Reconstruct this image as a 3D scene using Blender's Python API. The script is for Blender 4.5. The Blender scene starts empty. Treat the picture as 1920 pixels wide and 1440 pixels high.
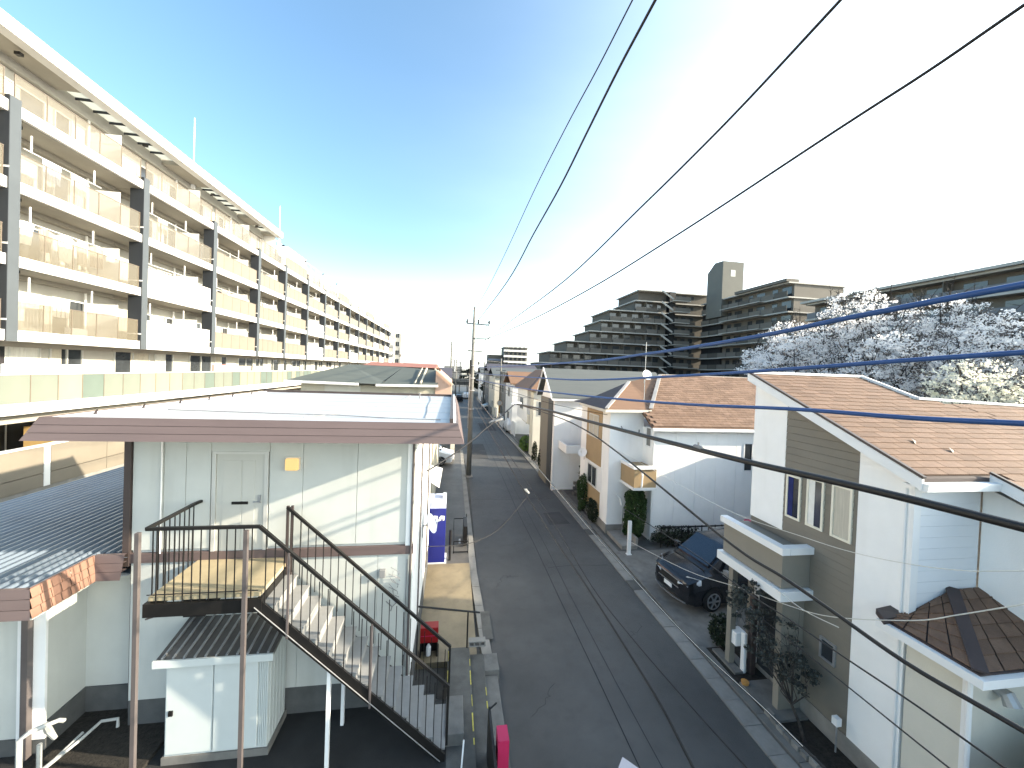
import bpy, math, random
from mathutils import Vector, Matrix
R = math.radians
rnd = random.Random(7)
scene = bpy.context.scene
COL = scene.collection

# ---------------------------------------------------------------- camera, sky, sun, exposure
def make_camera():
    psi, th, rho = R(8.7107), R(0.8678), 0.037
    f = Vector((math.sin(psi)*math.cos(th), math.cos(psi)*math.cos(th), -math.sin(th)))
    r0 = Vector((math.cos(psi), -math.sin(psi), 0)); u0 = r0.cross(f)
    r = r0*math.cos(rho)+u0*math.sin(rho); u = -r0*math.sin(rho)+u0*math.cos(rho)
    cd = bpy.data.cameras.new('camera'); cam = bpy.data.objects.new('camera', cd); COL.objects.link(cam)
    cam.matrix_world = Matrix(((r.x, u.x, -f.x, 0), (r.y, u.y, -f.y, 0), (r.z, u.z, -f.z, 7.0), (0, 0, 0, 1)))
    cd.sensor_width = 36; cd.lens = 36*721/1920; cd.shift_y = -14/1920
    cd.clip_start = 0.1; cd.clip_end = 3000
    scene.camera = cam
make_camera()

SUN_EL, SUN_AZ = 20.5, -12.5      # azimuth measured from +x towards +y
def make_world():
    w = bpy.data.worlds.new('World'); scene.world = w; w.use_nodes = True
    nt = w.node_tree; N = nt.nodes; L = nt.links
    for n in list(N): N.remove(n)
    out = N.new('ShaderNodeOutputWorld'); bg = N.new('ShaderNodeBackground')
    sky = N.new('ShaderNodeTexSky'); sky.sky_type = 'NISHITA'; sky.sun_disc = False
    sky.sun_elevation = R(SUN_EL); sky.sun_rotation = R(90-SUN_AZ)
    sky.air_density = 1.0; sky.dust_density = 2.2; sky.ozone_density = 1.5
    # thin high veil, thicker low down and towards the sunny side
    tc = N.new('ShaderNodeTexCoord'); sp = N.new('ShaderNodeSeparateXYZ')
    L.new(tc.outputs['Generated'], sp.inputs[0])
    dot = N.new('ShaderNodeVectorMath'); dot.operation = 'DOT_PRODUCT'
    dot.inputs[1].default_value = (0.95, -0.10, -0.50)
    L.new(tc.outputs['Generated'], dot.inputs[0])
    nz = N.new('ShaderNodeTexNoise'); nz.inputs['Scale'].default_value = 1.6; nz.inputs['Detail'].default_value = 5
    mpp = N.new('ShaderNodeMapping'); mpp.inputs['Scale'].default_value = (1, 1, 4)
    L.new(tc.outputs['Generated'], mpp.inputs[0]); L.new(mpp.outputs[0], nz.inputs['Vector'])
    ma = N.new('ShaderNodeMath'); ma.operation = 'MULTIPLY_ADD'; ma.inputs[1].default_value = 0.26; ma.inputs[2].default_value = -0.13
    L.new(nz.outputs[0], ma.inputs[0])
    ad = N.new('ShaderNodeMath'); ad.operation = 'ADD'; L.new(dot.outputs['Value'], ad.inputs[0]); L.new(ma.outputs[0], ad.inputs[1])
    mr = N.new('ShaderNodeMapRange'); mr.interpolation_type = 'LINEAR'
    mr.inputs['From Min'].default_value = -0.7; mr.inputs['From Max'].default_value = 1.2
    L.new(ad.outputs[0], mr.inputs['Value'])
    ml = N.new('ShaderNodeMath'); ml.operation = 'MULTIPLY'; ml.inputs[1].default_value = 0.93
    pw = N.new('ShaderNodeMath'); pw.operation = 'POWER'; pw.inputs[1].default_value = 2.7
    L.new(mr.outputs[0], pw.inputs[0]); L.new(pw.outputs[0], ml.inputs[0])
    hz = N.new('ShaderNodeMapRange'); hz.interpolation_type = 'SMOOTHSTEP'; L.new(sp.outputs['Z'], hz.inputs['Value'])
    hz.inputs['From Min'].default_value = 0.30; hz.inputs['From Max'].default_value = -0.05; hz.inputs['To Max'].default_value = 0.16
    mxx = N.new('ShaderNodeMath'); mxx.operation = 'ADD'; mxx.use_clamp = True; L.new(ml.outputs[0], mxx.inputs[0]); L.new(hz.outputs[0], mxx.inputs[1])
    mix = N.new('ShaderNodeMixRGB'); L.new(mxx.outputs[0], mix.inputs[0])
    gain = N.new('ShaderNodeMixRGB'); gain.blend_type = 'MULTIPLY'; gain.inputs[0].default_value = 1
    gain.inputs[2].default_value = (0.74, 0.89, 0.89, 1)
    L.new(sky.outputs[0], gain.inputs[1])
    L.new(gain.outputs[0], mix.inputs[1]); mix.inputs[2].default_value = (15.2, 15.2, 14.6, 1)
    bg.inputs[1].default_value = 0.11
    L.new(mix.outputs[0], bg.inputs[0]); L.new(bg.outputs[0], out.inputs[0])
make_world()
def make_sun():
    ld = bpy.data.lights.new('sun', 'SUN'); ld.energy = 2.9; ld.angle = R(0.8); ld.color = (1.0, 0.87, 0.68)
    o = bpy.data.objects.new('sun', ld); COL.objects.link(o)
    d = Vector((math.cos(R(SUN_EL))*math.cos(R(SUN_AZ)), math.cos(R(SUN_EL))*math.sin(R(SUN_AZ)), math.sin(R(SUN_EL))))
    o.rotation_euler = d.to_track_quat('Z', 'Y').to_euler(); o.location = (30, -10, 30)
make_sun()
vs = scene.view_settings
scene.display_settings.display_device = 'sRGB'
vs.view_transform = 'Standard'; vs.look = 'None'; vs.exposure = 2.2; vs.gamma = 1; vs.use_curve_mapping = False

# ---------------------------------------------------------------- materials
MATS = {}
def mat(name, col, rough=0.7, var=0.12, scale=3.0, metal=0.0, bump=0.0, bscale=40.0, spec=0.4, stretch=None, dirt=0.0, emit=None):
    if name in MATS: return MATS[name]
    m = bpy.data.materials.new(name); m.use_nodes = True; MATS[name] = m
    nt = m.node_tree; N = nt.nodes; L = nt.links; b = N['Principled BSDF']
    b.inputs['Roughness'].default_value = rough; b.inputs['Metallic'].default_value = metal
    b.inputs['Specular IOR Level'].default_value = spec
    tc = N.new('ShaderNodeTexCoord'); mp = N.new('ShaderNodeMapping')
    if stretch: mp.inputs['Scale'].default_value = stretch
    L.new(tc.outputs['Object'], mp.inputs[0])
    nz = N.new('ShaderNodeTexNoise'); nz.inputs['Scale'].default_value = scale; nz.inputs['Detail'].default_value = 6
    nz.inputs['Roughness'].default_value = 0.6
    L.new(mp.outputs[0], nz.inputs['Vector'])
    rp = N.new('ShaderNodeValToRGB')
    c0 = [max(0, c*(1-var)) for c in col]; c1 = [min(1, c*(1+var)) for c in col]
    rp.color_ramp.elements[0].position = 0.3; rp.color_ramp.elements[1].position = 0.7
    rp.color_ramp.elements[0].color = (*c0, 1); rp.color_ramp.elements[1].color = (*c1, 1)
    L.new(nz.outputs[0], rp.inputs[0]); src = rp.outputs[0]
    if dirt:
        n2 = N.new('ShaderNodeTexNoise'); n2.inputs['Scale'].default_value = 1.3; n2.inputs['Detail'].default_value = 8
        mp2 = N.new('ShaderNodeMapping'); mp2.inputs['Scale'].default_value = (2.2, 2.2, 0.25) if not stretch else (1, 1, 1)
        L.new(tc.outputs['Object'], mp2.inputs[0]); L.new(mp2.outputs[0], n2.inputs['Vector'])
        r2 = N.new('ShaderNodeMapRange'); r2.inputs['From Min'].default_value = 0.52; r2.inputs['From Max'].default_value = 0.8
        r2.inputs['To Max'].default_value = dirt; L.new(n2.outputs[0], r2.inputs['Value'])
        mx = N.new('ShaderNodeMixRGB'); mx.inputs[2].default_value = (col[0]*.45, col[1]*.43, col[2]*.38, 1)
        L.new(r2.outputs[0], mx.inputs[0]); L.new(src, mx.inputs[1]); src = mx.outputs[0]
    L.new(src, b.inputs['Base Color'])
    if bump:
        n3 = N.new('ShaderNodeTexNoise'); n3.inputs['Scale'].default_value = bscale; n3.inputs['Detail'].default_value = 4
        L.new(tc.outputs['Object'], n3.inputs['Vector'])
        bp = N.new('ShaderNodeBump'); bp.inputs['Strength'].default_value = bump; bp.inputs['Distance'].default_value = 0.02
        L.new(n3.outputs[0], bp.inputs['Height']); L.new(bp.outputs[0], b.inputs['Normal'])
    if emit:
        b.inputs['Emission Color'].default_value = (*emit[0], 1); b.inputs['Emission Strength'].default_value = emit[1]
    return m
def glassy(name, col, alpha, rough=0.15):
    m = mat(name, col, rough=rough, var=0.06, spec=0.6); m.node_tree.nodes['Principled BSDF'].inputs['Alpha'].default_value = alpha
    return m
def translucent(name, col):
    m = bpy.data.materials.new(name); m.use_nodes = True; N = m.node_tree.nodes; L = m.node_tree.links
    b = N['Principled BSDF']; b.inputs['Base Color'].default_value = (*col, 1); b.inputs['Roughness'].default_value = .5
    t = N.new('ShaderNodeBsdfTranslucent'); t.inputs[0].default_value = (*col, 1)
    mx = N.new('ShaderNodeMixShader'); mx.inputs[0].default_value = 0.6
    L.new(b.outputs[0], mx.inputs[1]); L.new(t.outputs[0], mx.inputs[2]); L.new(mx.outputs[0], N['Material Output'].inputs[0])
    MATS[name] = m; return m
def M_(): pass
asphalt = mat('asphalt', (0.067, 0.067, 0.066), 0.58, 0.28, 0.45, bump=0.45, bscale=180, spec=0.45, dirt=0.35)
asphalt_old = mat('asphalt_old', (0.024, 0.0245, 0.025), 0.8, 0.3, 1.5, bump=0.5, bscale=120)
concrete = mat('concrete', (0.23, 0.222, 0.205), 0.85, 0.18, 2.5, bump=0.3, bscale=60, dirt=0.4)
concrete_d = mat('concrete_dark', (0.095, 0.094, 0.088), 0.85, 0.25, 3, bump=0.4, bscale=60, dirt=0.4)
concrete_m = mat('concrete_mid', (0.16, 0.156, 0.145), 0.85, 0.22, 3, bump=0.3, bscale=70, dirt=0.4)
soil = mat('soil', (0.025, 0.022, 0.018), 0.95, 0.5, 14, bump=1.0, bscale=30)
ground_m = mat('ground_mat', (0.09, 0.088, 0.08), 0.9, 0.3, 0.6, bump=0.3, bscale=30)
wall_green = mat('wall_pale_green', (0.53, 0.545, 0.515), 0.7, 0.04, 2, bump=0.12, bscale=90, dirt=0.22)
door_m = mat('door_paint', (0.50, 0.50, 0.46), 0.45, 0.03, 2)
found = mat('foundation', (0.09, 0.093, 0.093), 0.85, 0.15, 4, bump=0.2, dirt=0.3)
fascia_m = mat('fascia_brown', (0.128, 0.094, 0.090), 0.55, 0.08, 2.5, dirt=0.12, stretch=(.3, 3, 3))
brown_dark = mat('brown_dark', (0.060, 0.045, 0.042), 0.5, 0.1, 4)
brown_mid = mat('brown_post', (0.10, 0.086, 0.084), 0.5, 0.1, 4)
black_m = mat('black_metal', (0.010, 0.009, 0.0085), 0.45, 0.2, 8)
roof_light = mat('roof_light_metal', (0.42, 0.435, 0.46), 0.42, 0.05, 0.9, dirt=0.10, stretch=(0.4, 2, 1))
rib_m = mat('ribbed_metal', (0.20, 0.25, 0.31), 0.34, 0.10, 1.2, metal=0.25, dirt=0.25, stretch=(2, .4, 1))
white_p = mat('white_paint', (0.80, 0.80, 0.79), 0.5, 0.02, 3, dirt=0.04)
white_w = mat('white_siding', (0.88, 0.87, 0.85), 0.6, 0.025, 2, bump=0.12, bscale=60, dirt=0.12)
cream = mat('cream_plaster', (0.62, 0.59, 0.51), 0.7, 0.05, 1.5, bump=0.15, bscale=50, dirt=0.10)
cream2 = mat('cream_siding', (0.55, 0.50, 0.39), 0.7, 0.05, 1.5, dirt=0.08)
apt_wall = mat('apartment_plaster', (0.45, 0.43, 0.385), 0.7, 0.05, 0.7, bump=0.15, bscale=40, dirt=0.08)
apt_white = mat('apartment_white_band', (0.78, 0.765, 0.73), 0.6, 0.03, 0.8, dirt=0.06)
soffit_m = mat('soffit_grey', (0.36, 0.335, 0.285), 0.8, 0.06, 1)
fin_dark = mat('fin_dark', (0.030, 0.034, 0.040), 0.5, 0.12, 1)
fin_light = mat('fin_light', (0.072, 0.082, 0.090), 0.5, 0.08, 1)
beige_op = mat('beige_panel', (0.20, 0.175, 0.138), 0.5, 0.06, 1.5, dirt=0.08)
beige_gl = glassy('beige_glass', (0.19, 0.165, 0.12), 0.48, 0.2)
frost = mat('frosted_green_glass', (0.165, 0.180, 0.150), rough=0.35, var=.12, scale=.5)
canopy_m = translucent('canopy_panel', (0.85, 0.85, 0.78))
curtain = mat('curtain', (0.50, 0.46, 0.38), 0.9, 0.12, 6, stretch=(6, 6, .4))
curtain2 = mat('curtain_pale', (0.60, 0.59, 0.54), 0.9, 0.10, 6, stretch=(6, 6, .4))
win_dark = mat('window_dark', (0.035, 0.04, 0.045), 0.12, 0.4, 0.8, spec=0.7)
win_blue = mat('window_blue', (0.010, 0.018, 0.034), 0.08, 0.4, 0.8, spec=0.9)
frame_al = mat('frame_aluminium', (0.60, 0.60, 0.57), 0.4, 0.04, 3, metal=0.3)
frame_cr = mat('frame_cream', (0.74, 0.70, 0.58), 0.5, 0.04, 3)
greige = mat('greige_siding', (0.19, 0.172, 0.142), 0.7, 0.06, 1.8, bump=0.1, bscale=50, dirt=0.06)
greige_l = mat('greige_light', (0.235, 0.215, 0.178), 0.7, 0.05, 1.8)
tan = mat('tan_siding', (0.36, 0.255, 0.14), 0.65, 0.06, 2, dirt=0.08)
shingle = mat('shingle_brown', (0.175, 0.106, 0.070), 0.8, 0.18, 5, bump=0.5, bscale=60)
shingle2 = mat('shingle_brown_b', (0.148, 0.088, 0.058), 0.8, 0.18, 5, bump=0.5, bscale=60)
shingle3 = mat('shingle_brown_c', (0.195, 0.120, 0.082), 0.8, 0.18, 5, bump=0.5, bscale=60)
roof_dk = mat('roof_dark_brown', (0.060, 0.044, 0.042), 0.7, 0.12, 2)
roof_or = mat('roof_orange', (0.20, 0.115, 0.070), 0.75, 0.12, 2.5, stretch=(.4, 3, 3))
roof_gr = mat('roof_grey', (0.10, 0.107, 0.103), 0.6, 0.08, 2, stretch=(.3, 3, 3))
roof_green = mat('roof_green', (0.088, 0.099, 0.088), 0.7, 0.14, 2.5, stretch=(.4, 3, 3))
roof_red = mat('roof_red', (0.30, 0.125, 0.09), 0.7, 0.12, 2)
roof_slate = mat('roof_slate', (0.075, 0.07, 0.085), 0.7, 0.12, 2)
grey_block = mat('grey_block_wall', (0.20, 0.20, 0.195), 0.8, 0.12, 3, dirt=0.2)
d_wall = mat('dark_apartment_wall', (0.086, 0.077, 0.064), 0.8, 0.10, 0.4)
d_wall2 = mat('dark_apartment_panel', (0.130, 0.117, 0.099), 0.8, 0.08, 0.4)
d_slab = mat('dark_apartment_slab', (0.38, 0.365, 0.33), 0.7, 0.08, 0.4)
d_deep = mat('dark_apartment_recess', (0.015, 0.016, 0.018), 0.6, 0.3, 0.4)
landing_m = mat('landing_floor', (0.40, 0.33, 0.21), 0.8, 0.10, 3, bump=0.2, dirt=0.25)
tread_m = mat('tread_concrete', (0.26, 0.26, 0.255), 0.8, 0.10, 6, bump=0.2, dirt=0.3)
shed_m = mat('shed_paint', (0.56, 0.60, 0.59), 0.4, 0.03, 2, dirt=0.08)
shed_roof = mat('shed_roof', (0.13, 0.125, 0.118), 0.4, 0.15, 3, metal=0.3, dirt=0.3)
blue_v = mat('vending_blue', (0.018, 0.024, 0.19), 0.4, 0.04, 2)
red_m = mat('red_paint', (0.22, 0.006, 0.008), 0.45, 0.1, 4)
pink_m = mat('magenta_paint', (0.40, 0.02, 0.08), 0.4, 0.05, 3)
yellow_m = mat('yellow_paint_worn', (0.45, 0.40, 0.09), 0.8, 0.3, 18)
blue_c = mat('cable_blue', (0.022, 0.070, 0.21), 0.45, 0.1, 8)
black_c = mat('cable_black', (0.012, 0.011, 0.011), 0.5, 0.2, 8)
grey_c = mat('cable_grey', (0.22, 0.22, 0.22), 0.5, 0.15, 8)
white_c = mat('cable_white', (0.62, 0.60, 0.54), 0.5, 0.1, 8)
pole_m = mat('pole_concrete', (0.17, 0.165, 0.15), 0.8, 0.12, 3, dirt=0.3)
steel = mat('galvanised_steel', (0.36, 0.37, 0.38), 0.4, 0.15, 5, metal=0.5)
car_blk = mat('car_paint_dark', (0.020, 0.021, 0.025), 0.16, 0.1, 2, spec=0.8, metal=0.3)
car_roofm = mat('car_roof_paint', (0.045, 0.05, 0.058), 0.22, 0.1, 2, spec=0.8, metal=0.3)
car_wht = mat('car_paint_white', (0.78, 0.78, 0.78), 0.2, 0.02, 2, spec=0.7)
rubber = mat('rubber', (0.012, 0.012, 0.012), 0.8, 0.2, 8)
alloy = mat('alloy', (0.40, 0.41, 0.42), 0.3, 0.1, 8, metal=0.7)
lamp_gl = mat('headlamp', (0.75, 0.77, 0.8), 0.1, 0.05, 8, spec=0.9)
leaf_d = mat('leaf_dark', (0.014, 0.024, 0.009), 0.7, 0.5, 9)
leaf_m = mat('leaf_mid', (0.030, 0.060, 0.014), 0.7, 0.5, 9)
leaf_g = mat('leaf_grey', (0.045, 0.05, 0.043), 0.7, 0.4, 9)
leaf_b = mat('leaf_bright', (0.12, 0.20, 0.05), 0.7, 0.3, 9)
bark = mat('bark', (0.045, 0.038, 0.034), 0.9, 0.4, 12, bump=0.8)
blossom = translucent('blossom', (0.90, 0.88, 0.87))
blossom_w = translucent('blossom_cream', (0.92, 0.89, 0.76))
lampshade = mat('lit_lamp_shade', (0.30, 0.20, 0.08), 0.4, 0.03, 4, emit=((1.0, 0.66, 0.26), 0.20))
cloth1 = mat('cloth_white', (0.75, 0.73, 0.68), 0.9, 0.08, 7)
cloth2 = mat('cloth_taupe', (0.30, 0.24, 0.19), 0.9, 0.15, 7)
cloth_b = mat('cloth_blue', (0.016, 0.022, 0.11), 0.9, 0.15, 7)
cloth_p = mat('sheet_pink', (0.75, 0.28, 0.24), 0.8, 0.08, 4)
wood_f = mat('fence_brown', (0.085, 0.070, 0.058), 0.8, 0.25, 6, stretch=(6, 6, .5))
orange_m = mat('orange_clay', (0.50, 0.25, 0.07), 0.8, 0.15, 8)

# ---------------------------------------------------------------- mesh and object helpers
WO = {}                                    # world position of every root and part that has children
class MB:
    def __init__(s): s.v = []; s.f = []; s.mi = []; s.cur = 0
    def face(s, pts):
        n = len(s.v); s.v += [tuple(p) for p in pts]; s.f.append(tuple(range(n, n+len(pts)))); s.mi.append(s.cur); return s
    def box(s, x0, y0, z0, x1, y1, z1):
        if x0 > x1: x0, x1 = x1, x0
        if y0 > y1: y0, y1 = y1, y0
        if z0 > z1: z0, z1 = z1, z0
        n = len(s.v)
        s.v += [(x0,y0,z0),(x1,y0,z0),(x1,y1,z0),(x0,y1,z0),(x0,y0,z1),(x1,y0,z1),(x1,y1,z1),(x0,y1,z1)]
        for q in ((0,3,2,1),(4,5,6,7),(0,1,5,4),(1,2,6,5),(2,3,7,6),(3,0,4,7)):
            s.f.append(tuple(n+i for i in q)); s.mi.append(s.cur)
        return s
    def prism(s, poly, d):
        n = len(s.v); k = len(poly); d = Vector(d)
        s.v += [tuple(p) for p in poly]+[tuple(Vector(p)+d) for p in poly]
        s.f.append(tuple(range(n, n+k))); s.mi.append(s.cur)
        s.f.append(tuple(range(n+2*k-1, n+k-1, -1))); s.mi.append(s.cur)
        for i in range(k):
            j = (i+1) % k; s.f.append((n+i, n+k+i, n+k+j, n+j)); s.mi.append(s.cur)
        return s
    def bar(s, a, b, w, h, up=(0, 0, 1)):
        a = Vector(a); b = Vector(b); d = (b-a).normalized(); up = Vector(up)
        if abs(d.dot(up)) > 0.98: up = Vector((0, 1, 0))
        sd = d.cross(up).normalized(); u = sd.cross(d)
        q = [a+sd*(w/2)*i+u*(h/2)*j for i, j in ((-1,-1),(1,-1),(1,1),(-1,1))]
        return s.prism(q, b-a)
    def tube(s, pts, r, n=6, cap=True):
        pts = [Vector(p) for p in pts]; rs = r if isinstance(r, (list, tuple)) else [r]*len(pts)
        base = len(s.v); pv = None
        for i, p in enumerate(pts):
            d = (pts[min(i+1, len(pts)-1)]-pts[max(i-1, 0)]).normalized()
            if pv is None:
                a = Vector((0, 0, 1)) if abs(d.z) < 0.9 else Vector((1, 0, 0))
                sd = d.cross(a).normalized()
            else:
                sd = (pv-d*pv.dot(d)).normalized()
            pv = sd; u = sd.cross(d)
            for k in range(n):
                t = 2*math.pi*k/n; s.v.append(tuple(p+(sd*math.cos(t)+u*math.sin(t))*rs[i]))
        for i in range(len(pts)-1):
            for k in range(n):
                a = base+i*n+k; b = base+i*n+(k+1) % n
                s.f.append((a, b, b+n, a+n)); s.mi.append(s.cur)
        if cap:
            s.f.append(tuple(base+k for k in reversed(range(n)))); s.mi.append(s.cur)
            s.f.append(tuple(base+(len(pts)-1)*n+k for k in range(n))); s.mi.append(s.cur)
        return s
    def mesh(s, name, mats, off=(0, 0, 0), smooth=False):
        me = bpy.data.meshes.new(name); o = Vector(off)
        me.from_pydata([tuple(Vector(v)-o) for v in s.v], [], s.f)
        for m in (mats if isinstance(mats, (list, tuple)) else [mats]): me.materials.append(m)
        if any(s.mi): me.polygons.foreach_set('material_index', s.mi)
        if smooth: me.polygons.foreach_set('use_smooth', [True]*len(s.f))
        me.update(); return me
    def build(s, name, mats, parent=None, smooth=False, fix=False, bevel=0):
        off = Vector(WO.get(parent.name, (0, 0, 0))) if parent else Vector((0, 0, 0))
        me = s.mesh(name, mats, off, smooth)
        if fix:
            import bmesh
            bm = bmesh.new(); bm.from_mesh(me); bmesh.ops.recalc_face_normals(bm, faces=bm.faces); bm.to_mesh(me); bm.free()
        o = bpy.data.objects.new(name, me); COL.objects.link(o)
        if parent: o.parent = parent; WO[o.name] = tuple(off)
        if bevel:
            md = o.modifiers.new('bevel', 'BEVEL'); md.width = bevel; md.segments = 2; md.limit_method = 'ANGLE'
        return o
def box(x0, y0, z0, x1, y1, z1): return MB().box(x0, y0, z0, x1, y1, z1)
def tag(o, label=None, cat=None, group=None, kind=None):
    if label: o['label'] = label
    if cat: o['category'] = cat
    if group: o['group'] = group
    if kind: o['kind'] = kind
    return o
def thing(name, label, cat, loc=(0, 0, 0), group=None):
    o = bpy.data.objects.new(name, None); COL.objects.link(o); o.location = loc; o.empty_display_size = 0.3
    WO[o.name] = tuple(loc)
    return tag(o, label, cat, group)
def inst(name, me, loc, parent=None, rz=0, scl=None):
    o = bpy.data.objects.new(name, me); COL.objects.link(o)
    off = Vector(WO.get(parent.name, (0, 0, 0))) if parent else Vector((0, 0, 0))
    o.location = Vector(loc)-off
    if rz: o.rotation_euler.z = rz
    if scl: o.scale = scl
    if parent: o.parent = parent; WO[o.name] = tuple(loc)
    return o
def structure(name, mb, m, parent=None, **k):
    o = mb.build(name, m, parent, **k)
    if not parent: o['kind'] = 'structure'
    return o
def copy_tree(o, parent=None):
    c = o.copy(); COL.objects.link(c); c.parent = parent
    for ch in list(o.children): copy_tree(ch, c)
    return c
# a window in a wall: o = lower left corner, u = along the wall, n = outward; frame with a pane as its child
def window(parent, o, u, n, w, h, fm=None, pm=None, t=0.05, depth=0.06, mull=1, name='window', proud=0.03, cur=None):
    fm = fm or frame_al; pm = pm or win_dark
    o = Vector(o); u = Vector(u).normalized(); n = Vector(n).normalized(); z = Vector((0, 0, 1))
    mb = MB(); d = n*(depth+proud)
    def rect(a, b, c, e):      # a..b along u, c..e along z
        q = [o+u*a+z*c-n*depth, o+u*b+z*c-n*depth, o+u*b+z*e-n*depth, o+u*a+z*e-n*depth]
        mb.prism(q, d)
    rect(0, w, 0, t); rect(0, w, h-t, h); rect(0, t, t, h-t); rect(w-t, w, t, h-t)
    for k in range(1, mull+1):
        if mull: rect(w*k/(mull+1)-t*.4, w*k/(mull+1)+t*.4, t, h-t)
    fr = mb.build(name, fm, parent)
    mb = MB(); q = [o+u*t*.5+z*t*.5+n*0.004, o+u*(w-t*.5)+z*t*.5+n*0.004, o+u*(w-t*.5)+z*(h-t*.5)+n*0.004, o+u*t*.5+z*(h-t*.5)+n*0.004]
    mb.prism(q, n*0.008); mb.build('pane', pm, fr)
    if cur:
        mb = MB(); mb.prism([o+u*w*.1+z*t*.6+n*0.0125, o+u*w*.47+z*t*.6+n*0.0125, o+u*w*.47+z*(h-t*.6)+n*0.0125, o+u*w*.1+z*(h-t*.6)+n*0.0125], n*0.004)
        mb.build('curtain', cur, fr)
    return fr
def leaves(mb, c, r, n, size, rg, shell=0.0, flat=0.0):
    cx, cy, cz = c; rx, ry, rz_ = r
    for _ in range(n):
        while True:
            a = rg.uniform(-1, 1); b = rg.uniform(-1, 1); d = rg.uniform(-1, 1); q = a*a+b*b+d*d
            if q <= 1 and q >= shell: break
        s = size*rg.uniform(.55, 1.35); p = Vector((cx+a*rx, cy+b*ry, cz+d*rz_))
        v = Vector((rg.gauss(0, 1), rg.gauss(0, 1), rg.gauss(0, 1))).normalized()
        w = v.cross(Vector((rg.gauss(0, 1), rg.gauss(0, 1), rg.gauss(0, 1)))).normalized()
        mb.face([p-v*s*.5, p+w*s*.38, p+v*s*.5, p-w*s*.38])
# ---------------------------------------------------------------- ground, road, kerbs
g = MB(); g.box(-700, -60, -0.60, 900, 1500, -0.02); structure('ground', g, ground_m)
rd = MB().face([(1.30, -8, 0.0), (6.02, -8, 0.0), (6.02, 24, 0.0), (5.75, 40, 0.0), (5.6, 150, 0.0), (0.6, 150, 0.0), (0.85, 40, 0.0), (1.22, 24, 0.0), (1.05, 13, 0.0)])
road = structure('road', rd, asphalt)
pt = MB()
for x0, x1, y0, y1 in ((1.5, 3.0, 30, 36), (3.4, 5.2, 44, 50)):
    pt.face([(x0, y0, .004), (x1, y0, .004), (x1, y1, .004), (x0, y1, .004)])
structure('road_patch', pt, mat('asphalt_darker', (.050, .050, .051), .75, .25, 1.2, bump=.5, bscale=150))
seam = mat('tar_seam', (.014, .014, .015), .6, .2, 6)
q = MB(); rg = random.Random(5)
def seamline(q, pts, w):
    for a, b in zip(pts, pts[1:]):
        a = Vector(a); b = Vector(b); d = (b-a).normalized(); n_ = Vector((-d.y, d.x, 0))*w; q.face([a-n_, b-n_, b+n_, a+n_])
for x0, xe, w in ((3.55, 3.1, .012), (3.98, 3.5, .008)):
    seamline(q, [(x0+(xe-x0)*k/24+rg.uniform(-.035, .035), -2+k*3.4, .005) for k in range(25)], w)
seamline(q, [(1.3+k*.5+rg.uniform(-.05, .05), 20.6+rg.uniform(-.1, .1), .005) for k in range(10)], .012)
seamline(q, [(3.6+k*.45, 13.3+rg.uniform(-.06, .06), .005) for k in range(6)], .010)
o = q.build('road_seams', seam); o['kind'] = 'structure'
for x0, y0, x1, y1 in ((4.6, 17.0, 5.6, 18.6),):
    g2 = MB().face([(x0, y0, .003), (x1, y0+.1, .003), (x1-.1, y1, .003), (x0+.05, y1-.1, .003)]); structure('road_patch', g2, mat('asphalt_repair', (.059, .059, .059), .75, .25, 1.2, bump=.5, bscale=150))
q = MB()
for x0, y0, n_ in ((1.6, 12.2, 14), (4.9, 9.5, 10), (2.0, 15.0, 12), (1.8, 7.5, 10), (4.2, 24, 10)):
    p = [(x0, y0, .0055)]
    for k in range(n_): p.append((p[-1][0]+rg.uniform(-.05, .22), p[-1][1]+rg.uniform(-.12, .16), .0055))
    seamline(q, p, .004)
q.build('road_cracks', seam)['kind'] = 'structure'
for k, (x, y, r) in enumerate(((2.3, 17.5, .30), (4.6, 22.0, .30), (2.8, 33.0, .3))):
    q = MB(); q.face([(x+math.cos(a*math.pi/12)*r, y+math.sin(a*math.pi/12)*r, .006) for a in range(24)]); q.build('manhole_cover', found)['kind'] = 'structure'
# right-hand gutter of precast blocks and the kerb behind it
gm = box(0, 0, -0.05, 0.40, 0.585, 0.03).mesh('gutter_block', concrete)
gm2 = box(0, 0, -0.05, 0.40, 0.585, 0.03).mesh('gutter_block', concrete_d)
gut = thing('gutter', 'pale concrete block gutter along the right edge of the road', 'gutter', (6.2, 4, 0)); 
y = 2.0; i = 0
while y < 27:
    inst('block', gm2 if i in (16, 23) else gm, (6.03+rnd.uniform(-.004, .004), y, rnd.uniform(-.006, .004)), gut); y += 0.60; i += 1
far = MB(); 
while y < 90: far.box(6.03-.012*(y-27)*.6, y, -.05, 6.43-.012*(y-27)*.6, y+.585, .03); y += .60
o = far.build('gutter_blocks', concrete, gut); o['kind'] = 'stuff'
kb = thing('kerb', 'low flat kerb of grey stones between gutter and right-hand front gardens', 'kerb', (6.55, 4, 0))
km = box(0, 0, -0.05, 0.20, 0.985, 0.055).mesh('kerbstone', concrete_m)
y = 2.0
while y < 26: inst('kerbstone', km, (6.47, y, 0), kb); y += 1.0
o = box(6.44, 27, -.05, 6.64, 90, .05).build('kerbstones', concrete_m, kb)
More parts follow.
